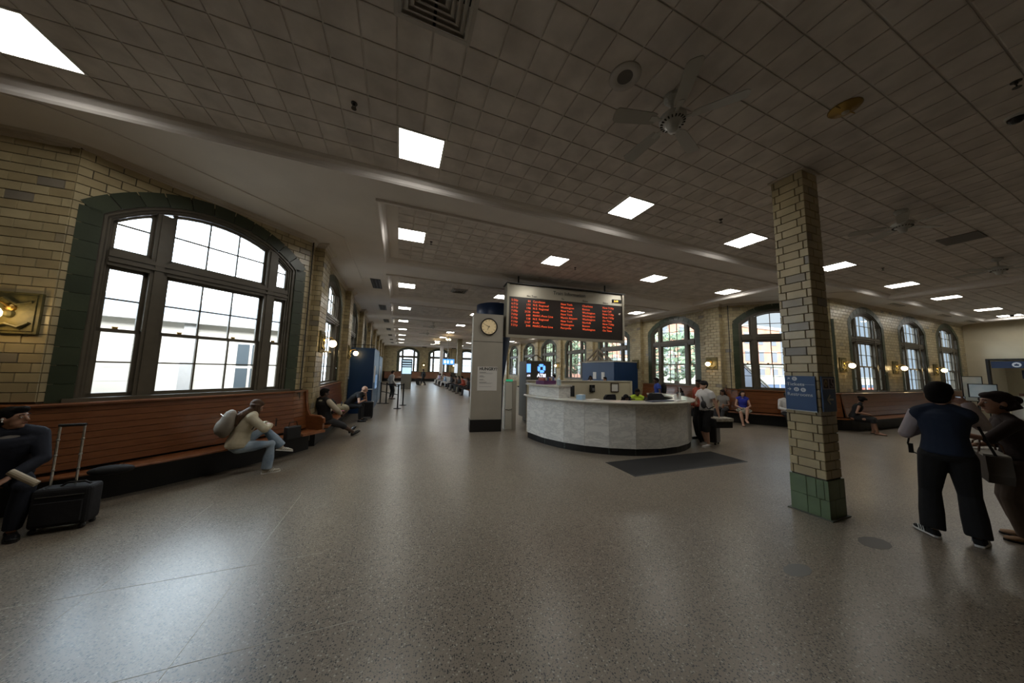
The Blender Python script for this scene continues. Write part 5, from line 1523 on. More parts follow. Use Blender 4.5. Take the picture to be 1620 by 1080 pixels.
def person(label, pos, face, h=1.75, pelvis=(0, 0, .93), neck=None, sh_yaw=0, wr=((-.24, .08, .92), (.24, .08, .92)), an=((-.10, 0, .08), (.10, .04, .08)),
           ep=((-.6, -1, -.2), (.6, -1, -.2)), kp=((-.15, 1, 0), (.15, 1, 0)), toes=None, head=(0, 0), female=False, skin=SK_L, hair=(H_BLACK, 'short'), wear=(), shoe=None, bare=False,
           fine=False, hand=None, group=None, vox=None, curl=.5, hunch=.03, hs_=1.0, ws=1.0):
    s = h / 1.75
    t = thing('person', label, 'person', (pos[0], pos[1], 0), math.radians(face), group)
    vox = vox or (.009 if fine else .017)
    P = V(pelvis) * s
    N = V(neck) * s if neck else P + V((0, .02, .52)) * s
    mid = (P + N) / 2 + V((0, -hunch, .0)) * s
    T_ = [(u, a * ws, b2) for u, a, b2 in (TORSO_F if female else TORSO)]
    def spine(u):
        u = u
        return P * (1 - u) * (1 - u) + mid * 2 * u * (1 - u) + N * u * u if 0 <= u <= 1 else (P + (P - mid).normalized() * (-u) * .5 * s if u < 0 else N + (N - mid).normalized() * (u - 1) * .5 * s)
    sy = math.radians(sh_yaw)
    side0, side1 = V((1, 0, 0)), V((math.cos(sy), math.sin(sy), 0))
    up = (N - mid).normalized()
    fwd1 = up.cross(side1) * 1.0
    fwd1 = (V((-side1.y, side1.x, 0)) - up * V((-side1.y, side1.x, 0)).dot(up)).normalized()
    sw = (.160 if female else .185) * s * ws
    Sh = [N - up * .055 * s + side1 * k * sw for k in (-1, 1)]
    Hp = [P + side0 * k * .088 * s - V((0, 0, .02)) * s for k in (-1, 1)]
    EL, WR, KN, AN = [], [], [], []
    for k in (0, 1):
        e, w = ik(Sh[k], V(wr[k]) * s, .295 * s, .265 * s, V(ep[k])); EL.append(e); WR.append(w)
        q, a = ik(Hp[k], V(an[k]) * s, .43 * s, .42 * s, V(kp[k])); KN.append(q); AN.append(a)
    toes = toes or (V((-.12, 1, 0)), V((.12, 1, 0)))
    fa = .92 if female else 1
    arm_r = [.050 * fa * s, .044 * fa * s, .040 * fa * s, .036 * fa * s, .026 * fa * s]
    def armpts(k): return [Sh[k], Sh[k].lerp(EL[k], .5), EL[k], EL[k].lerp(WR[k], .45), WR[k]]
    leg_r = [.088 * s, .074 * s, .056 * s, .056 * s, .036 * s]
    def legpts(k): return [Hp[k], Hp[k].lerp(KN[k], .5), KN[k], KN[k].lerp(AN[k], .35), AN[k]]
    def torso(mb, u0, u1, inf, kx=1):
        pts, rads = [], []
        rows = [r for r in T_ if u0 < r[0] < u1]
        def at(u):
            for a, b in zip(T_[:-1], T_[1:]):
                if a[0] <= u <= b[0]:
                    q = (u - a[0]) / (b[0] - a[0]); return (u, a[1] + (b[1] - a[1]) * q, a[2] + (b[2] - a[2]) * q)
            return (u, T_[0][1], T_[0][2]) if u < T_[0][0] else T_[-1]
        for u, rx, ry in [at(u0)] + rows + [at(u1)]:
            pts.append(spine(u)); rads.append(((rx + inf) * s, (ry + inf) * s))
        sd = (side0 + side1).normalized()
        loft(mb, pts, rads, sd, 18)
        if u1 > .85:
            for k in (0, 1): ell(mb, Sh[k].lerp(N, .12) - up * .01 * s, ((.06 + inf) * s, (.056 + inf) * s, (.056 + inf) * s), Matrix.Identity(3))
            loft(mb, [Sh[0] + up * .0, Sh[0].lerp(N, .6) + up * .018 * s, Sh[1].lerp(N, .6) + up * .018 * s, Sh[1]], [((.045 + inf) * s, (.05 + inf) * s)] * 4, fwd1, 10)
    # head frame
    yaw, pit = math.radians(head[0]), math.radians(head[1])
    hy = V((math.sin(yaw) * -1, math.cos(yaw), 0))
    hf = (hy * math.cos(pit) + V((0, 0, 1)) * math.sin(pit)).normalized()
    hs = hf.cross(V((0, 0, 1))).normalized(); hu = hs.cross(hf).normalized()
    HM = Matrix((hs, hf, hu)).transposed()
    Hc = N + (up * .45 + V((0, 0, .55))).normalized() * .145 * s * (1 + (hs_ - 1) * .8) + hf * .025 * s
    k_ = s * hs_
    b = MB()
    # body in skin
    torso(b, -.13, 1.03, -.004)
    for k in (0, 1):
        limb(b, armpts(k), arm_r); limb(b, legpts(k), leg_r)
        f = toes[k].normalized()
        shn = (AN[k] - KN[k]).normalized()
        dn = (shn - f * shn.dot(f)); dn = dn.normalized() if dn.length > .1 else V((0, 0, -1))
        sd = f.cross(dn)
        heel, toe = AN[k] - f * .035 * s + dn * .045 * s, AN[k] + f * .145 * s + dn * .055 * s
        loft(b, [heel - f * .012 * s, heel, heel.lerp(toe, .5), toe, toe + f * .035 * s], [(.022 * s, .022 * s), (.031 * s, .030 * s), (.038 * s, .028 * s), (.042 * s, .019 * s), (.028 * s, .012 * s)], sd, 10)
    limb(b, [N - up * .03 * s, Hc - hu * .05 * s - hf * .02 * s], [.056 * fa * s, .050 * fa * s])
    ell(b, Hc + hu * .018 * k_ - hf * .008 * k_, (.074 * k_, .094 * k_, .098 * k_), HM, 18, 12)
    ell(b, Hc - hu * .050 * k_ + hf * .022 * k_, (.055 * k_, .062 * k_, .062 * k_), HM)
    ell(b, Hc - hu * .088 * k_ + hf * .058 * k_, (.024 * k_, .022 * k_, .020 * k_), HM)
    b.tube([Hc + hf * .082 * k_ + hu * .022 * k_, Hc + hf * .108 * k_ - hu * .022 * k_, Hc + hf * .088 * k_ - hu * .034 * k_], [.010 * k_, .015 * k_, .012 * k_], 8)
    ell(b, Hc + hf * .076 * k_ + hu * .030 * k_, (.052 * k_, .014 * k_, .010 * k_), HM)
    ell(b, Hc + hf * .078 * k_ - hu * .052 * k_, (.024 * k_, .012 * k_, .010 * k_), HM)
    for q in (-1, 1): ell(b, Hc + hs * q * .074 * k_ - hf * .012 * k_ - hu * .004 * k_, (.011 * k_, .020 * k_, .032 * k_), HM)
    # hands
    hd = hand or (None, None)
    for k in (0, 1):
        d = (WR[k] - EL[k]).normalized() if hd[k] is None else V(hd[k][0]).normalized()
        pn = (V((0, 0, -1)) if hd[k] is None else V(hd[k][1]))       # palm faces this way
        pn = pn - d * pn.dot(d); pn = pn.normalized() if pn.length > .1 else d.orthogonal().normalized()
        ac = d.cross(pn)
        if (k == 0) : ac = -ac
        # ac points toward the thumb side
        c0 = WR[k] + d * .045 * s
        R_ = Matrix((ac, pn, d)).transposed()
        ell(b, c0, (.040 * s, .016 * s, .052 * s), R_, 12, 8)
        fr = max(.0085 * s, vox * .62)
        cu = curl if hd[k] is None or len(hd[k]) < 3 else hd[k][2]
        for j, L in enumerate((.068, .076, .070, .056)):
            o = c0 + ac * (.028 - .0185 * j) * s + d * .040 * s
            a1, a2 = cu * .6, cu * 1.4
            d1 = (d * math.cos(a1) + pn * math.sin(a1)); d2 = (d * math.cos(a1 + a2) + pn * math.sin(a1 + a2))
            p1 = o + d1 * L * .55 * s
            b.tube([o - d * .01 * s, p1, p1 + d2 * L * .5 * s], [fr, fr * .95, fr * .8], 7)
        th = c0 - d * .018 * s + ac * .030 * s
        b.tube([th, th + (ac * .75 + d * .6 + pn * .25) * .035 * s, th + (ac * .45 + d * 1.0 + pn * .5) * .062 * s], [fr * 1.2, fr * 1.1, fr * .9], 7)
    body = queue(b, 'body', skin, t, vox, 2 if fine else 1)
    # garments: (name, material, torso (u0,u1,inflate) or None, arm fraction, arm inflate, leg fraction, leg inflate)
    for g_ in wear:
        nm, m, tr, af, ai, lf, li = g_[:7]
        opt = g_[7] if len(g_) > 7 else {}
        q = MB()
        if tr: torso(q, *tr)
        if af:
            for k in (0, 1):
                pts, rr = armpts(k), arm_r
                if af < 1:
                    cutp = [pts[0]] ; cr = [rr[0] + ai * s]
                    if af <= .5:
                        cutp += [pts[0].lerp(pts[2], af)]; cutp += [pts[0].lerp(pts[2], af * 2)] if False else []
                        cr += [rr[1] + ai * s * 1.25]
                    else:
                        cutp += [pts[1], pts[2], pts[2].lerp(pts[4], (af - .5) * 2)]; cr += [rr[1] + ai * s, rr[2] + ai * s, rr[3] + ai * s]
                    q.tube(cutp, cr, 12); q.ball(tuple(cutp[0]), cr[0], 12, 6)
                    if af > .5: q.ball(tuple(pts[2]), cr[2], 12, 6)
                else:
                    q.tube(pts, [r + ai * s for r in rr[:4]] + [rr[4] + ai * .8 * s], 12); q.ball(tuple(pts[0]), rr[0] + ai * s, 12, 6); q.ball(tuple(pts[2]), rr[2] + ai * s, 12, 6)
        if lf:
            for k in (0, 1):
                pts, rr = legpts(k), leg_r
                fl = opt.get('flare', 0)
                if lf <= .5:
                    e = pts[0].lerp(pts[2], lf * 2); q.tube([pts[0], pts[0].lerp(e, .5), e], [rr[0] + li * s, rr[1] + li * s, rr[1] + li * 1.2 * s], 12)
                    q.ball(tuple(pts[0]), rr[0] + li * s, 12, 6)
                else:
                    e = pts[2].lerp(pts[4], (lf - .5) * 2)
                    q.tube([pts[0], pts[1], pts[2], pts[3].lerp(e, .3), e], [rr[0] + li * s, rr[1] + li * s, rr[2] + li * s, rr[3] + (li + fl * .5) * s, rr[4] + (li * 1.3 + fl) * s], 12)
                    q.ball(tuple(pts[0]), rr[0] + li * s, 12, 6); q.ball(tuple(pts[2]), rr[2] + li * s, 12, 6)
            loft(q, [spine(-.02) + V((0, 0, -.06)) * s, spine(-.04), spine(.10)], [((.12 + li) * s, (.09 + li) * s), ((.155 + li) * s, (.115 + li) * s), ((.168 + li * .6) * s, (.12 + li * .6) * s)], side0, 16)
        if 'skirt' in opt:
            L = opt['skirt']
            K = (KN[0] + KN[1]) / 2; A_ = (AN[0] + AN[1]) / 2
            hpm = (Hp[0] + Hp[1]) / 2
            e = hpm.lerp(K, min(1, L * 2)) if L <= .5 else K.lerp(A_, (L - .5) * 2)
            pts = [hpm, hpm.lerp(e, .5), e] if L <= .5 else [hpm, hpm.lerp(K, .6), K, e]
            hw = (KN[1] - KN[0]).length / 2
            rad = [(.19 * s, .14 * s), (.20 * s, .13 * s), (hw + .12 * s, .11 * s)] if L <= .5 else [(.19 * s, .14 * s), (.19 * s, .13 * s), (hw + .10 * s, .11 * s), (hw + .12 * s, .12 * s)]
            loft(q, pts, rad, side0, 16); q.ball(tuple(pts[-2]), min(rad[-2]), 12, 6)
        queue(q, nm, m, t, max(vox, .011), 3)
    # shoes
    if shoe:
        upm, som, kind = shoe
        for k in (0, 1):
            f = toes[k].normalized(); shn = (AN[k] - KN[k]).normalized()
            dn = (shn - f * shn.dot(f)); dn = dn.normalized() if dn.length > .1 else V((0, 0, -1))
            sd = f.cross(dn)
            hl, te = AN[k] - f * .045 * s + dn * .040 * s, AN[k] + f * .165 * s + dn * .050 * s
            q = MB()
            hi = .038 if kind == 'sneaker' else .026
            loft(q, [hl - f * .015 * s, hl, hl.lerp(te, .35), hl.lerp(te, .75), te, te + f * .03 * s], [(.028 * s, .030 * s), (.040 * s, hi * s), (.043 * s, hi * s), (.050 * s, .030 * s), (.045 * s, .022 * s), (.026 * s, .014 * s)], sd, 12)
            if kind == 'sneaker': q.tube([AN[k] - f * .008 * s, AN[k] + dn * .04 * s], [.043 * s, .046 * s], 12)
            so = queue(q, 'shoe', upm, t, max(.009, vox * .6), 1)
            q = MB()
            B = [(-.065, -.030), (-.072, 0), (-.065, .030), (0, .036), (.08, .046), (.15, .048), (.19, .030), (.205, 0), (.19, -.030), (.15, -.048), (.08, -.046), (0, -.036)]
            vs = [AN[k] + f * x * s + sd * y * s + dn * z * s for z in (.060, .079) for x, y in B]
            nB = len(B)
            q.add(vs, [tuple(range(nB)), tuple(range(nB, 2 * nB))[::-1]] + [(i, (i + 1) % nB, nB + (i + 1) % nB, nB + i) for i in range(nB)])
            q.build('sole', som, so)
            if fine and kind == 'sneaker':
                for j in range(3):
                    x0 = .02 + .03 * j
                    for sg in (-1, 1):
                        q = MB(); a_ = AN[k] + f * x0 * s + sd * sg * .052 * s + dn * .055 * s; b_ = AN[k] + f * (x0 + .03) * s + sd * sg * .046 * s + dn * .012 * s
                        q.tube([a_, b_], .0045 * s, 5); q.build('stripe', M_WHITE, so)
    # hair
    hm, hk = hair
    q = MB()
    if hk != 'bald':
        ell(q, Hc + hu * .034 * k_ - hf * .020 * k_, (.082 * k_, .098 * k_, .094 * k_), HM, 18, 12)
        ell(q, Hc + hu * .082 * k_ + hf * (.010 if hk == 'long' else .030) * k_, (.064 * k_, .066 * k_, .036 * k_), HM)
        if hk == 'short':
            ell(q, Hc - hf * .045 * k_ - hu * .012 * k_, (.074 * k_, .058 * k_, .072 * k_), HM)
        if hk == 'quiff':
            ell(q, Hc - hf * .045 * k_ - hu * .012 * k_, (.074 * k_, .058 * k_, .072 * k_), HM)
            ell(q, Hc + hu * .098 * k_ + hf * .052 * k_, (.055 * k_, .050 * k_, .030 * k_), HM)
        if hk in ('long', 'bob', 'bun', 'curly'):
            L = {'long': .46, 'bob': .20, 'bun': .10, 'curly': .22}[hk]
            dnv = V((0, 0, -1))
            for x in ((-.065, -.03, 0, .03, .065) if hk == 'long' else (-.05, 0, .05)):
                p0 = Hc + hs * x * k_ - hf * .05 * k_ + hu * .03 * k_
                back = -fwd1 * (.19 if hk == 'long' else .05) * s
                q.tube([p0, p0 + dnv * .10 * s - hf * .015 * s, p0 + dnv * L * .6 * s + back + hs * x * .9 * s, p0 + dnv * L * s + back * 1.3 + hs * x * .8 * s], [.062 * s, .064 * s, .058 * s, .024 * s] if hk == 'long' else [.055 * s, .052 * s, .046 * s, .018 * s], 10)
            for x in (-1, 1):
                if hk == 'long':
                    p0 = Hc + hs * x * .062 * s + hu * .045 * s + hf * .005 * s
                    q.tube([p0, p0 + dnv * .08 * s + hs * x * .012 * s, p0 + dnv * .17 * s - hf * .01 * s + hs * x * .014 * s, p0 + dnv * .28 * s - fwd1 * .05 * s], [.034 * s, .036 * s, .034 * s, .014 * s], 8)
                    continue
                p0 = Hc + hs * x * .068 * s + hu * .02 * s - hf * .01 * s
                q.tube([p0, p0 + dnv * .09 * s, p0 + dnv * L * .55 * s - hf * .02 * s], [.026 * s, .028 * s, .014 * s], 8)
        if hk == 'curly':
            rr_ = random.Random(5)
            for _ in range(26):
                v = V((rr_.gauss(0, 1), rr_.gauss(-.5, .8), rr_.gauss(.4, .8))).normalized()
                ell(q, Hc + HM @ V((v.x * .085 * k_, v.y * .095 * k_ - .01 * k_, v.z * .09 * k_ + .02 * k_)), (.028 * k_,) * 3, HM, 8, 6)
        if hk == 'bun': ell(q, Hc - hf * .115 * k_ + hu * .03 * k_, (.045 * k_, .045 * k_, .045 * k_), HM)
        queue(q, 'hair', hm, t, max(.010, vox * .7), 2)
    if fine:
        for q_ in (-1, 1):
            e = MB(); ell(e, Hc + hs * q_ * .030 * k_ + hf * .079 * k_ + hu * .008 * k_, (.012 * k_, .010 * k_, .008 * k_), HM, 10, 6); eo = e.build('eye', mat('eye_white', (.55, .52, .48), .3), t, smooth=True)
            e = MB(); ell(e, Hc + hs * q_ * .030 * k_ + hf * .087 * k_ + hu * .008 * k_, (.005 * k_, .004 * k_, .0055 * k_), HM, 8, 5); e.build('iris', mat('iris_dark', (.02, .012, .008), .2), eo)
            e = MB(); e.tube([Hc + hs * q_ * .014 * k_ + hf * .090 * k_ + hu * .034 * k_, Hc + hs * q_ * .032 * k_ + hf * .091 * k_ + hu * .041 * k_, Hc + hs * q_ * .050 * k_ + hf * .080 * k_ + hu * .034 * k_], .0042 * k_, 5); e.build('eyebrow', hm, t)
        e = MB(); e.tube([Hc - hs * .022 * k_ + hf * .086 * k_ - hu * .052 * k_, Hc + hf * .092 * k_ - hu * .050 * k_, Hc + hs * .022 * k_ + hf * .086 * k_ - hu * .052 * k_], [.003 * k_, .0065 * k_, .003 * k_], 6); e.build('lips', mat('lips', (.25, .09, .07), .45), t)
    info = dict(N=N, Hc=Hc, HM=HM, hf=hf, hu=hu, hs=hs, Sh=Sh, EL=EL, WR=WR, KN=KN, AN=AN, P=P, s=s, up=up, fwd=fwd1, side=side1)
    return t, info
def W(t, p):      # local point of a person to world
    return Matrix.Rotation(t.rotation_euler.z, 4, 'Z') @ V(p) + t.location
TR = lambda m, li=.012, **k: ('trousers', m, (-.10, .16, .006), 0, 0, 1, li, k)
SITP = (0, 0, .535)
def sit_an(y=.46, w=.10, z=.08): return ((-w, y, z), (w, y, z))
C_BLK = cloth('black', (.008, .008, .009)); C_NAVY = cloth('navy', (.010, .020, .045)); C_WHITE = cloth('white', (.58, .56, .54)); C_PINK = cloth('pale_pink', (.48, .42, .44))
C_CREAM = cloth('cream', (.48, .42, .32)); C_DKG = cloth('dark_grey', (.03, .03, .033)); C_JEAN = cloth('faded_denim', (.20, .28, .37), col2=(.34, .42, .50), vscale=6); C_BEIGE = cloth('beige_canvas', (.50, .44, .31), vary=.08)
C_BROWN = cloth('brown', (.10, .07, .05)); C_BLUE = cloth('royal_blue', (.02, .03, .30)); C_POLO = cloth('blue_polo', (.02, .05, .28)); C_RED = cloth('rust_red', (.30, .05, .025)); C_GREY = cloth('grey', (.22, .20, .18)); C_TEAL = cloth('light_blue', (.28, .38, .52)); C_PURP = cloth('lilac', (.25, .18, .36))
C_SUIT = cloth('navy_suit', (.010, .013, .024)); C_HV = mat('hi_vis', (.55, .75, .05), .7); C_PRINT = cloth('floral', (.06, .07, .06), col2=(.55, .52, .42), vscale=22)
SN_BLK = (C_BLK, M_WHITE, 'sneaker'); SN_WHT = (C_WHITE, M_WHITE, 'sneaker'); SN_BEI = (cloth('beige_suede', (.42, .38, .30)), M_WHITE, 'sneaker'); DRESS = (M_BLACKG, M_BLACK, 'flat')

# -- the man in the quilted vest, seen from behind
p1, i1 = person('man seen from behind in a navy vest, pale shirt and wide black trousers', (6.16, 1.44), -70, 1.84, (0, 0, .93), (0, .03, 1.42), 0,
    ((-.10, .34, 1.18), (.22, .36, 1.50)), ((-.15, -.02, .08), (.14, .03, .08)), ((-.7, -.5, -.75), (.35, -.1, -1)), ((-.15, 1, 0), (.15, 1, 0)), (V((-.5, .9, 0)), V((.25, .95, 0))),
    (-20, 0), False, SK_M, (H_BLACK, 'short'),
    (TR(C_BLK, .026, flare=.020), ('shirt', C_PINK, (.10, 1.0, .010), 1, .026, 0, 0), ('quilted_vest', C_NAVY, (.02, .985, .034), 0, 0, 0, 0)), SN_BLK, fine=True, hs_=1.25, ws=.88,
    hand=(((.6, .6, .2), (0, -.3, 1), .7), ((-.75, .3, .35), (-.2, -1, -.1), .8)))
q = MB(); R1 = i1
for u in range(9):
    z = R1['P'].z + .06 + u * .055
for k in range(1): pass
cm = thing('camera_phone', 'dark phone held up in front of the man in the navy vest', 'phone', W(p1, i1['WR'][1] + V((-.07, .07, .04))), math.radians(-70))
MB().box(-.075, .075, -.006, .006, -.04, .04).build('case', M_BLACKG, cm)
MB().box(-.068, .068, -.008, -.006, -.034, .034).build('screen', mat('phone_glow', (.3, .35, .4), .3, emit=(.5, .6, .7), power=.25), cm)
stp = thing('camera_strap', 'black bag strap end hanging at the left elbow of the man in the vest', 'strap', W(p1, i1['EL'][0] + V((.03, .05, -.02))), math.radians(-70))
MB().tube([(0, 0, 0), (-.02, .03, -.12), (0, .04, -.22), (.10, .06, -.27), (.2, .1, -.30)], .009, 6).build('webbing', M_BLACK, stp)
MB().box(-.02, .02, .02, .05, -.24, -.12).build('buckle', M_BLACK, stp)
# -- woman at the right edge with a large tote
p2, i2 = person('dark haired woman at the right frame edge in brown, holding out one hand', (6.98, 1.13), 28, 1.74, (0, 0, .92), (0, .06, 1.43), 0,
    ((-.13, .50, 1.20), (-.02, .30, 1.06)), ((-.09, .02, .08), (.10, -.04, .08)), ((-.6, -.6, -1), (.8, -.8, -.4)), ((-.1, 1, 0), (.1, 1, 0)), (V((-.2, 1, 0)), V((.2, 1, 0))), (8, -4), True, SK_M, (H_DKB, 'bun'),
    (TR(C_BROWN, .022, flare=.03), ('blouse', cloth('dark_plum', (.025, .014, .012)), (-.02, .97, .014), .55, .02, 0, 0)), (cloth('beige_leather', (.35, .22, .13)), M_BLACK, 'flat'), fine=True, hs_=1.2,
    hand=(((-.1, 1, .15), (0, -.2, 1), .25), ((-.7, .6, 0), (0, 0, -1), .8)))
tw = W(p2, i2['WR'][1] + V((-.06, .10, -.02)))
tote = thing('tote_bag', 'large grey brown tote with pale top edge carried at the right frame edge', 'bag', (tw.x + .02, tw.y - .16, tw.z - .33), math.radians(20))
C_TOTE = cloth('taupe_canvas', (.075, .062, .050))
q = MB(); q.prism([(-.38, .0), (.38, .0), (.42, .10), (.38, .30), (-.38, .30), (-.42, .10)], -.08, .08, 1)
q.build('bag_body', C_TOTE, tote)
MB().box(-.33, .33, -.085, .085, .285, .31).build('top_edge', mat('pale_trim', (.42, .40, .35), .6), tote)
for y in (-.085, .085): MB().tube([(-.16, y, .29), (-.14, y * .8, .40), (0, y * .5, .45), (.14, y * .8, .40), (.16, y, .29)], .009, 6).build('handle', mat('brown_strap', (.10, .05, .03)), tote)
MB().tube([(-.33, 0, .28), (-.40, .05, .42), (-.38, .1, .62)], .012, 6).build('shoulder_strap', M_BLACK, tote)
wt = thing('wrist_watch', 'watch on the outstretched arm of the woman at the right edge', 'watch', W(p2, i2['WR'][0].lerp(i2['EL'][0], .12)))
d_ = (W(p2, i2['EL'][0]) - W(p2, i2['WR'][0])).normalized(); a_ = d_.orthogonal().normalized(); b_ = d_.cross(a_)
MB().tube([(a_ * math.cos(k * PI / 8) + b_ * math.sin(k * PI / 8)) * .034 for k in range(16)], .007, 6, closed=True).build('band', M_BRASS, wt)
# -- young man at the left frame edge
p3, i3 = person('young man in a dark suit seated at the left frame edge, wearing earbuds', (-4.02, 5.13), -145, 1.78, SITP, (0, .12, 1.045), 8,
    ((-.06, .36, .60), (.12, .36, .62)), ((-.13, .40, .08), (.14, .36, .08)), ((-1, -.4, -.2), (1, -.5, -.2)), ((-.2, 1, .3), (.25, 1, .3)), None, (52, 2), False, SK_M, (H_BLACK, 'quiff'),
    (TR(C_SUIT, .016), ('shirt', C_GREY, (.3, .99, .006), 0, 0, 0, 0), ('jacket', C_SUIT, (-.04, .93, .030), 1, .022, 0, 0)), DRESS, fine=True)
eb = thing('earbud', 'white earbud in the ear of the young man at the left edge', 'earbud', W(p3, i3['Hc'] + i3['hs'] * .086 + i3['hf'] * -.008))
MB().ball((0, 0, 0), .010, 8, 6).tube([(0, 0, 0), (.004, -.004, -.030)], .005, 6).build('stem', M_WHITE, eb)
rp = thing('rolled_paper', 'rolled pale paper tube propped between the young man and his suitcase', 'paper', (-3.56, 4.74, .63))
MB().tube([(-.10, .0, .075), (.085, .02, -.075)], .030, 12).build('roll', mat('kraft_paper', (.42, .35, .25), .7), rp)
# suitcase in front of the bench
sc_ = thing('suitcase', 'black soft suitcase with raised silver handle beside the young man', 'suitcase', (-3.38, 4.97, 0), .1)
q = MB(); q.box(-.215, .215, -.10, .10, .05, .46); so = q.build('shell', cloth('ballistic_black', (.012, .012, .014)), sc_)
bv = so.modifiers.new('b', 'BEVEL'); bv.width = .04; bv.segments = 3
MB().box(-.17, .17, -.125, -.09, .10, .32).build('front_pocket', cloth('ballistic_black', (.01, .01, .01)), sc_)
MB().tube([(-.17, -.104, .38), (.17, -.104, .38)], .004, 5).build('zip', M_STEEL, sc_)
for x in (-.15, .03):
    pq = MB().tube([(x, .02, .45), (x, .02, 1.11)], .011, 8).build('handle_tube', M_CHROME, sc_)
    for z in (.62, .78, .95): MB().lathe([(.0115, z), (.0145, z + .005), (.0145, z + .015), (.0115, z + .02)], (x, .02, 0), 8).build('clip', M_STEEL, pq)
MB().tube([(-.16, .02, 1.12), (.04, .02, 1.12)], .016, 8).build('handle_grip', M_BLACK, sc_)
MB().tube([(-.05, -.02, .46), (0, -.02, .495), (.12, -.02, .495), (.17, -.02, .46)], .01, 6).build('carry_handle', M_BLACK, sc_)
for x in (-.17, .17):
    for y in (-.07, .07): MB().ball((x, y, .028), .028, 10, 6).build('wheel', M_BLACK, sc_)
bg2 = thing('small_bag', 'small black pouch lying on the bench behind the suitcase', 'bag', (-3.30, 5.35, SEAT + .005), .2)
q = MB(); ell(q, V((0, 0, .06)), (.20, .09, .06), Matrix.Identity(3)); queue(q, 'pouch', cloth('black', (.008, .008, .009)), bg2, .015, 2)
# -- young woman with backpack
p4, i4 = person('young woman in beige jacket and jeans bending over her phone on the bench', (-2.42, 6.24), -60, 1.70, SITP, (-.02, .15, 1.035), 0,
    ((-.02, .38, .84), (.08, .40, .82)), ((-.02, .62, .40), (.12, .40, .08)), ((-1, .1, -.4), (1, .0, -.4)), ((-.1, 1, .9), (.1, 1, .5)), (V((.1, 1, -.25)), V((.1, 1, 0))), (-14, -34), True, SK_L, (H_BROWN, 'long'),
    (TR(C_JEAN, .014, flare=.025), ('jacket', C_BEIGE, (-.10, .96, .040), 1, .028, 0, 0)), SN_BEI, fine=True, hunch=.05)
ph2 = thing('mobile_phone', 'phone held by the young woman in the beige jacket', 'phone', W(p4, (i4['WR'][0] + i4['WR'][1]) / 2 + V((0, .10, .03))), math.radians(-60))
MB().box(-.035, .035, -.004, .004, -.07, .07).build('case', M_BLACKG, ph2)
bp_ = thing('backpack', 'grey beige backpack worn by the young woman on the bench', 'backpack', W(p4, i4['N'] * .52 + i4['P'] * .48 - i4['fwd'] * .25), math.radians(-60))
MBK = cloth('taupe_nylon', (.22, .19, .15))
q = MB(); Mx = Matrix.Rotation(-.22, 3, 'X')
ell(q, V((0, 0, 0)), (.16, .11, .23), Mx); ell(q, Mx @ V((0, -.06, -.06)), (.13, .08, .13), Mx)
queue(q, 'pack_body', MBK, bp_, .013, 3)
for x in (-.09, .09): MB().tube([Mx @ V((x, .09, .18)), Mx @ V((x, .26, .25)), Mx @ V((x * 1.4, .36, .12)), Mx @ V((x * 1.5, .30, -.05))], .016, 6).build('shoulder_strap', C_DKG, bp_)
MB().tube([Mx @ V((-.11, -.10, .12)), Mx @ V((0, -.125, .14)), Mx @ V((.11, -.10, .12))], .005, 5).build('zip', M_STEEL, bp_)
hb = thing('handbag', 'black handbag on the bench beside the young woman in beige', 'bag', (-1.86, 6.93, SEAT + .005), PI / 4)
q = MB().box(-.13, .13, -.06, .06, 0, .24); o_ = q.build('bag_body', M_BLACK, hb); bv = o_.modifiers.new('b', 'BEVEL'); bv.width = .02; bv.segments = 2
MB().tube([(-.08, 0, .24), (-.06, 0, .32), (.06, 0, .32), (.08, 0, .24)], .008, 6).build('handle', M_BLACK, hb)
wb_ = thing('wooden_block', 'flat pale wooden seat block on the bench beyond the handbag', 'block', (-1.60, 7.28, SEAT + .005), math.radians(50))
MB().box(-.24, .24, -.05, .05, 0, .05).build('block', M_WOOD2, wb_)
# -- man in cream shirt and black vest, legs stretched
p5, i5 = person('man in cream shirt and black vest seated with legs stretched out', (-1.62, 8.48), -42, 1.74, SITP, (0, -.10, 1.05), 0,
    ((-.14, .26, .72), (.16, .28, .66)), ((-.05, .86, .12), (.10, .80, .08)), ((-1, -.3, -.3), (1, -.3, -.3)), ((-.1, .6, 1), (.1, .6, 1)), (V((-.1, .8, .5)), V((.1, .9, .3))), (-12, -8), False, SK_D, (H_BLACK, 'short'),
    (('shorts', C_DKG, (-.10, .16, .008), 0, 0, .55, .02), ('shirt', C_CREAM, (.02, .99, .010), 1, .024, 0, 0), ('vest', C_BLK, (.0, .93, .024), 0, 0, 0, 0)), DRESS, vox=.012)
mg = thing('magazine', 'pink magazine in the lap of the man in the cream shirt', 'magazine', W(p5, V((.02, .34, .70))), .3)
MB().box(-.12, .12, -.08, .08, 0, .008).build('cover', mat('magenta_cover', (.35, .05, .12), .5), mg)
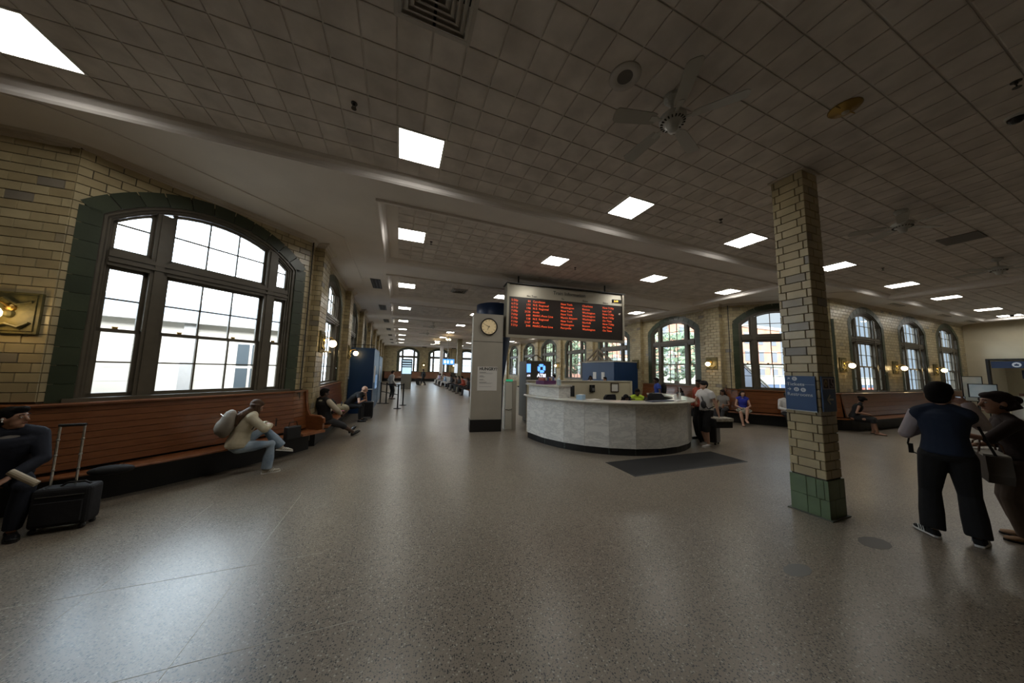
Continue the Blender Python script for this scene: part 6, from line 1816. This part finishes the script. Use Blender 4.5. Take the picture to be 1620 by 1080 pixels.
# -- bald man leaning forward
p6, i6 = person('bald man in a black T-shirt leaning forward, chin in hand', (-1.55, 11.35), -95, 1.78, SITP, (0, .40, .93), 0,
    ((-.05, .52, .86), (.10, .50, .70)), sit_an(.42, .13), ((-.6, .2, -1), (.6, .2, -1)), ((-.2, 1, .3), (.2, 1, .3)), None, (0, -22), False, SK_L, (H_BLACK, 'bald'),
    (TR(C_BLK), ('t_shirt', C_BLK, (-.04, .97, .016), .45, .02, 0, 0)), DRESS, vox=.013, hunch=.10)
s2 = thing('suitcase', 'black upright suitcase with raised handle beside the bald man', 'suitcase', (-.98, 11.95, 0), 0)
q = MB().box(-.19, .19, -.13, .13, .05, .60); o_ = q.build('shell', mat('black_shell', (.012, .012, .014), .35), s2); bv = o_.modifiers.new('b', 'BEVEL'); bv.width = .035; bv.segments = 3
for x in (-.10, .10): MB().tube([(x, .08, .58), (x, .08, 1.02)], .009, 8).build('handle_tube', M_CHROME, s2)
MB().tube([(-.11, .08, 1.03), (.11, .08, 1.03)], .014, 8).build('handle_grip', M_WHITE, s2)
for x in (-.15, .15):
    for y in (-.1, .1): MB().ball((x, y, .028), .028, 8, 6).build('wheel', M_BLACK, s2)
for k in range(4): MB().box(-.17 + .1 * k, -.15 + .1 * k, -.136, -.128, .10, .55).build('rib', mat('black_shell', (.01, .01, .01)), s2)
kb2 = thing('duffel_bag', 'khaki duffel bag on the bench between the two seated men', 'bag', (-1.60, 10.35, SEAT + .005), .2)
q = MB(); ell(q, V((0, 0, .13)), (.24, .32, .14), Matrix.Identity(3)); queue(q, 'bag_body', cloth('khaki', (.36, .30, .17), col2=(.20, .17, .11), vscale=5), kb2, .018, 2)
MB().tube([(0, -.2, .24), (.03, -.08, .32), (.03, .08, .32), (0, .2, .24)], .014, 6).build('handle', C_DKG, kb2)
b3 = thing('black_rucksack', 'black rucksack leaning on the bench back behind the duffel bag', 'bag', (-1.78, 9.85, SEAT + .005), .2)
q = MB(); ell(q, V((0, 0, .24)), (.13, .18, .24), Matrix.Identity(3)); queue(q, 'bag_body', C_BLK, b3, .018, 2)
MB().tube([(.10, -.06, .40), (.15, -.06, .25), (.11, -.06, .08)], .014, 6).build('strap', C_DKG, b3)
# -- behind the counter
p7, i7 = person('clerk with long black hair seated behind the marble counter', (6.02, 6.62), 160, 1.66, (0, 0, .57), (0, .10, 1.06), 0, ((-.2, .32, .98), (.2, .32, .98)), ((-.1, .35, .10), (.1, .35, .10)),
    head=(0, -20), female=True, skin=SK_D, hair=(H_BLACK, 'long'), wear=(TR(C_BLK), ('jacket', C_BLK, (-.05, .97, .02), 1, .02, 0, 0)))
p8, i8 = person('worker in a yellow hi-vis vest seated at the right inside the counter', (7.35, 7.55), 150, 1.74, (0, 0, .60), (0, .16, 1.10), 0, ((-.25, .40, 1.02), (.25, .40, 1.02)), ((-.1, .35, .10), (.1, .35, .10)),
    head=(0, -14), skin=SK_D, hair=(H_BLACK, 'short'), wear=(TR(C_BLK), ('shirt', C_BLK, (-.05, .97, .012), 1, .02, 0, 0), ('safety_vest', C_HV, (.05, .95, .028), 0, 0, 0, 0)))
for tt, (x, y) in ((p7, (6.02, 6.62)), (p8, (7.35, 7.55))):
    st_ = thing('stool', 'low black stool under the %s' % ('clerk with long hair' if tt is p7 else 'worker in the hi-vis vest'), 'stool', (x, y, 0))
    MB().lathe([(0, .44), (.17, .44), (.18, .46), (.17, .48), (0, .48)], n=14).build('seat', M_BLACK, st_)
    MB().lathe([(0, 0), (.2, 0), (.19, .02), (.03, .04), (.03, .44), (0, .44)], n=14).build('pedestal', M_BLACK, st_)
p9, i9 = person('man in a blue polo shirt with black backpack standing beyond the counter', (9.65, 8.75), 60, 1.72, head=(10, -5), skin=SK_D, hair=(H_BLACK, 'short'), wr=((-.2, .25, 1.05), (.2, .25, 1.05)),
    wear=(TR(C_BLK), ('polo_shirt', C_POLO, (-.04, .98, .014), .45, .02, 0, 0)), shoe=DRESS)
bpk = thing('backpack', 'black backpack on the man in the blue polo shirt', 'backpack', W(p9, V((0, -.22, 1.25))), math.radians(60))
q = MB(); ell(q, V((0, 0, 0)), (.15, .11, .23), Matrix.Identity(3)); queue(q, 'pack_body', C_BLK, bpk, .018, 2)
p10, i10 = person('woman facing the counter, seated on the bench behind the blue polo man', (12.12, 9.75), 90, 1.65, SITP, None, 0, ((-.1, .3, .7), (.1, .3, .7)), sit_an(), female=True, skin=SK_B, hair=(H_BLACK, 'bob'), wear=(TR(C_BLK), ('blouse', C_DKG, (-.05, .97, .012), 1, .015, 0, 0)), shoe=DRESS, head=(20, 0))
# -- man with cap, towel and bag
p11, i11 = person('man in black cap and white T-shirt standing at the right end of the counter', (7.62, 5.38), 75, 1.72, head=(0, 12), skin=SK_L, hair=(H_BLACK, 'short'), wr=((-.27, -.14, .80), (.10, .22, 1.12)),
    ep=((-.5, -1, 0), (1, -.6, -.2)), an=((-.10, .06, .08), (.11, -.05, .08)), wear=(('shorts', C_BLK, (-.10, .16, .01), 0, 0, .52, .03), ('t_shirt', C_WHITE, (-.10, .98, .024), .45, .03, 0, 0)), shoe=SN_WHT, vox=.012)
cp = thing('cap', 'black baseball cap on the man in the white T-shirt', 'cap', W(p11, i11['Hc']), math.radians(75))
q = MB(); ell(q, V((0, -.012, .045)), (.088, .104, .085), Matrix.Identity(3)); q.prism([(-.06, .08), (.06, .08), (.055, .15), (0, .175), (-.055, .15)], .058, .066, 2)
queue(q, 'crown', C_BLK, cp, .009, 1)
sb_ = thing('crossbody_bag', 'black crossbody strap and pouch on the man in the white T-shirt', 'bag', (7.62, 5.38, 0), math.radians(75))
MB().tube([(.12, -.13, 1.36), (.10, 0, 1.47), (.0, .13, 1.30), (-.12, .165, 1.10), (-.19, .10, .98), (-.16, -.12, 1.05), (0, -.16, 1.22), (.12, -.13, 1.36)], .012, 6).build('strap', C_BLK, sb_)
q = MB(); ell(q, V((-.14, .19, 1.08)), (.09, .04, .10), Matrix.Identity(3)); queue(q, 'pouch', C_DKG, sb_, .012, 1)
tb_ = thing('travel_bag', 'black travel bag with pale towel draped over it, held by the capped man', 'bag', W(p11, i11['WR'][0] + V((.0, -.06, -.30))), math.radians(-12))
q = MB(); q.box(-.25, .25, -.10, .10, -.02, .20); queue(q, 'bag_body', C_BLK, tb_, .018, 4)
q = MB(); q.box(-.23, .24, -.13, .13, .14, .23); queue(q, 'towel', cloth('striped_towel', (.30, .27, .22), col2=(.48, .45, .38), vscale=14), tb_, .016, 3)
p12, i12 = person('person in rust red top standing behind the capped man', (8.25, 5.98), 80, 1.74, head=(0, 0), skin=SK_D, hair=(H_BLACK, 'short'), wear=(TR(C_BLK, .02), ('top', C_RED, (-.05, .98, .018), 1, .02, 0, 0)), shoe=DRESS)
lg_ = thing('suitcase', 'tall black suitcase between the counter end and the capped man', 'suitcase', (8.0, 5.60, 0), .3)
q = MB().box(-.16, .16, -.22, .22, .05, .72); o_ = q.build('shell', mat('black_shell', (.01, .01, .01)), lg_); bv = o_.modifiers.new('b', 'BEVEL'); bv.width = .03; bv.segments = 2
for x in (-.12, .12):
    for y in (-.17, .17): MB().ball((x, y, .028), .028, 8, 6).build('wheel', M_BLACK, lg_)
MB().tube([(-.05, 0, .72), (-.05, 0, .76), (.05, 0, .76), (.05, 0, .72)], .01, 6).build('carry_handle', M_BLACK, lg_)
# -- on the right hand benches
def seated(label, x, y, face, h=1.68, **k):
    d = dict(pelvis=SITP, an=sit_an(), wr=((-.12, .30, .68), (.12, .30, .68)), shoe=DRESS)
    d.update(k)
    return person(label, (x, y), face, h, **d)
seated('curly haired woman in grey top seated left of the one in blue', 12.20, 7.90, 100, female=True, skin=SK_B, hair=(H_DKB, 'curly'), wear=(TR(C_DKG), ('top', C_GREY, (-.05, .96, .012), .45, .015, 0, 0)))
seated('woman in royal blue top and floral skirt seated with crossed legs', 12.40, 7.32, 125, female=True, skin=SK_L, hair=(H_DKB, 'bob'), an=((-.06, .52, .26), (.06, .50, .08)), kp=((-.1, 1, .8), (.1, 1, .4)),
       toes=(V((-.2, .9, -.4)), V((0, 1, 0))), wear=(('top', C_BLUE, (0, .92, .012), 0, 0, 0, 0), ('skirt', C_PRINT, (-.1, .2, .012), 0, 0, 0, 0, {'skirt': .48})), shoe=(SK_L, M_BLACK, 'flat'), head=(20, 0))
seated('person in white shirt seated just left of the brick pillar', 13.38, 6.42, 135, skin=SK_D, hair=(H_BLACK, 'short'), wear=(TR(C_BLK), ('shirt', C_WHITE, (-.05, .98, .02), 1, .022, 0, 0)), head=(0, -20), shoe=SN_WHT)
pbl, ibl = seated('woman in sleeveless black dress seated on the bench right of the pillar, head bowed', 14.75, 5.22, -160, female=True, skin=SK_M, hair=(H_BLACK, 'bun'), head=(0, -40), an=((-.12, .42, .08), (.10, .50, .08)),
       wear=(('dress', C_BLK, (-.10, .92, .014), 0, 0, 0, 0, {'skirt': .62}),), shoe=(SK_M, M_BLACK, 'flat'), neck=(0, .18, 1.03))
# -- far hall
person('traveller in dark clothes pulling a suitcase far down the hall', (2.50, 32.4), 80, 1.76, head=(0, 0), skin=SK_B, hair=(H_BLACK, 'short'), an=((-.1, .24, .08), (.1, -.22, .12)), wr=((-.3, -.2, .95), (.25, .2, 1.0)), wear=(TR(C_BLK, .02), ('coat', C_BLK, (-.10, .98, .03), 1, .03, 0, 0)), shoe=DRESS, vox=.03)
s3 = thing('suitcase', 'dark suitcase trailing behind the far traveller', 'suitcase', (1.95, 32.6, 0), 0)
MB(lambda x, y, z: V((x - z * .35 + .1, y, z))).box(-.18, .18, -.12, .12, .05, .68).build('shell', M_BLACK, s3)
MB().tube([(-.14, 0, .68), (.30, -.05, 1.0)], .012, 6).build('handle_tube', M_BLACK, s3)
MB().ball((.08, 0, .04), .04, 8, 5).build('wheel', M_BLACK, s3)
def row_bench(label, x, y0, y1, m):
    t = thing('waiting_bench', label, 'bench', (x, y0, 0))
    L = y1 - y0
    MB().box(-.25, .22, 0, L, .38, .43).build('seat', m, t)
    MB().box(.22, .28, 0, L, .40, 1.02).build('backrest', m, t)
    for y in (.1, L / 2, L - .1): MB().box(-.2, .25, y - .04, y + .04, 0, .38).build('support', M_BLACK, t)
row_bench('pale bench in mid hall with the farther seated row', 4.55, 29.2, 36.2, mat('pale_bench', (.42, .40, .36), .5))
row_bench('dark bench in mid hall with the nearer seated row', 4.75, 19.6, 27.6, M_WOOD)
far = [('person in white seated in the farther mid-hall row, leftmost', C_WHITE, 35.6, SK_B), ('person in lilac seated in the farther mid-hall row', C_PURP, 34.3, SK_L), ('person in pale grey seated in the farther mid-hall row', C_GREY, 32.9, SK_M), ('person in tan seated in the farther mid-hall row', cloth('tan', (.35, .22, .13)), 31.5, SK_D), ('person in pale blue seated at the near end of the farther row', C_TEAL, 30.2, SK_L)]
near = [('person in dark coat seated at the far end of the nearer row', C_DKG, 27.0, SK_B), ('person in brown seated second in the nearer mid-hall row', C_BROWN, 25.3, SK_D), ('person in black seated third in the nearer mid-hall row', C_BLK, 23.6, SK_B), ('person in rust top seated fourth in the nearer row', C_RED, 22.0, SK_M), ('person in grey nearest the clock column in the seated row', C_DKG, 20.5, SK_D)]
for i, (lb, c, y, sk) in enumerate(far + near):
    x = 4.50 if i < 5 else 4.70
    seated(lb, x, y, 90 + random.uniform(-12, 12), 1.68 + .04 * (i % 3), skin=sk, hair=((H_BLACK, 'short'), (H_DKB, 'bob'))[i % 2], female=bool(i % 2), wear=(TR(C_WHITE if i in (0, 2, 4) else C_DKG, .015), ('top', c, (-.05, .97, .018), 1, .02, 0, 0)), vox=.028, neck=(0, .05 + .05 * (i % 3), 1.04), head=(random.uniform(-30, 30), -8))
person('person in white standing by the first blue kiosk behind the stanchions', (-.35, 18.6), -60, 1.70, skin=SK_L, hair=(H_DKB, 'short'), wear=(TR(C_DKG), ('shirt', C_WHITE, (-.05, .98, .015), 1, .02, 0, 0)), shoe=DRESS, vox=.024)
for i, (lb, x, y, c, sk) in enumerate((('woman in pale pink top standing left of the blue booth, behind the desk partition', 9.05, 12.3, C_PINK, SK_D), ('man in white shirt standing at the blue booth, behind the desk partition', 9.75, 12.0, C_WHITE, SK_M), ('person in white behind the ATM cabinet', 8.3, 14.6, C_WHITE, SK_L), ('person in dark top farther behind the desk partition', 8.4, 17.0, C_BROWN, SK_M))):
    person(lb, (x, y), 150 - 60 * i, 1.70 - .05 * (i % 2), skin=sk, hair=(H_BLACK, 'bob' if i == 0 else 'short'), female=i == 0, wear=(TR(C_DKG), ('top', c, (-.05, .98, .014), 1, .02, 0, 0)), shoe=DRESS, vox=.02)
person('baggage clerk in pale blue shirt inside the far right opening', (XE + 2.2, 2.75), 60, 1.76, skin=SK_M, hair=(H_DKB, 'short'), wear=(TR(C_DKG), ('shirt', C_TEAL, (-.05, .98, .03), 1, .03, 0, 0)), shoe=DRESS, vox=.02)

# ---- apply the queued remeshes in one pass
bpy.context.view_layer.update()
dg = bpy.context.evaluated_depsgraph_get()
done = []
for o in PENDING:
    ev = o.evaluated_get(dg)
    done.append((o, bpy.data.meshes.new_from_object(ev, depsgraph=dg)))
for o, me in done:
    old = o.data
    ms = list(old.materials)
    o.modifiers.clear()
    o.data = me
    if not me.materials:
        for m in ms: me.materials.append(m)
    me.polygons.foreach_set('use_smooth', [True] * len(me.polygons))
    bpy.data.meshes.remove(old)
# fill light added to brighten the dark baggage opening, not an observed fitting
lamp = thing('ceiling_light', 'added fill light panel under the ceiling of the baggage room', 'light', (XE + 2.0, 2.2, 3.9))
MB().box(0, .6, 0, .6, -.03, 0).build('diffuser', mat('fill_panel_glow', (1, 1, 1), .5, emit=(1, .95, .85), power=6), lamp)
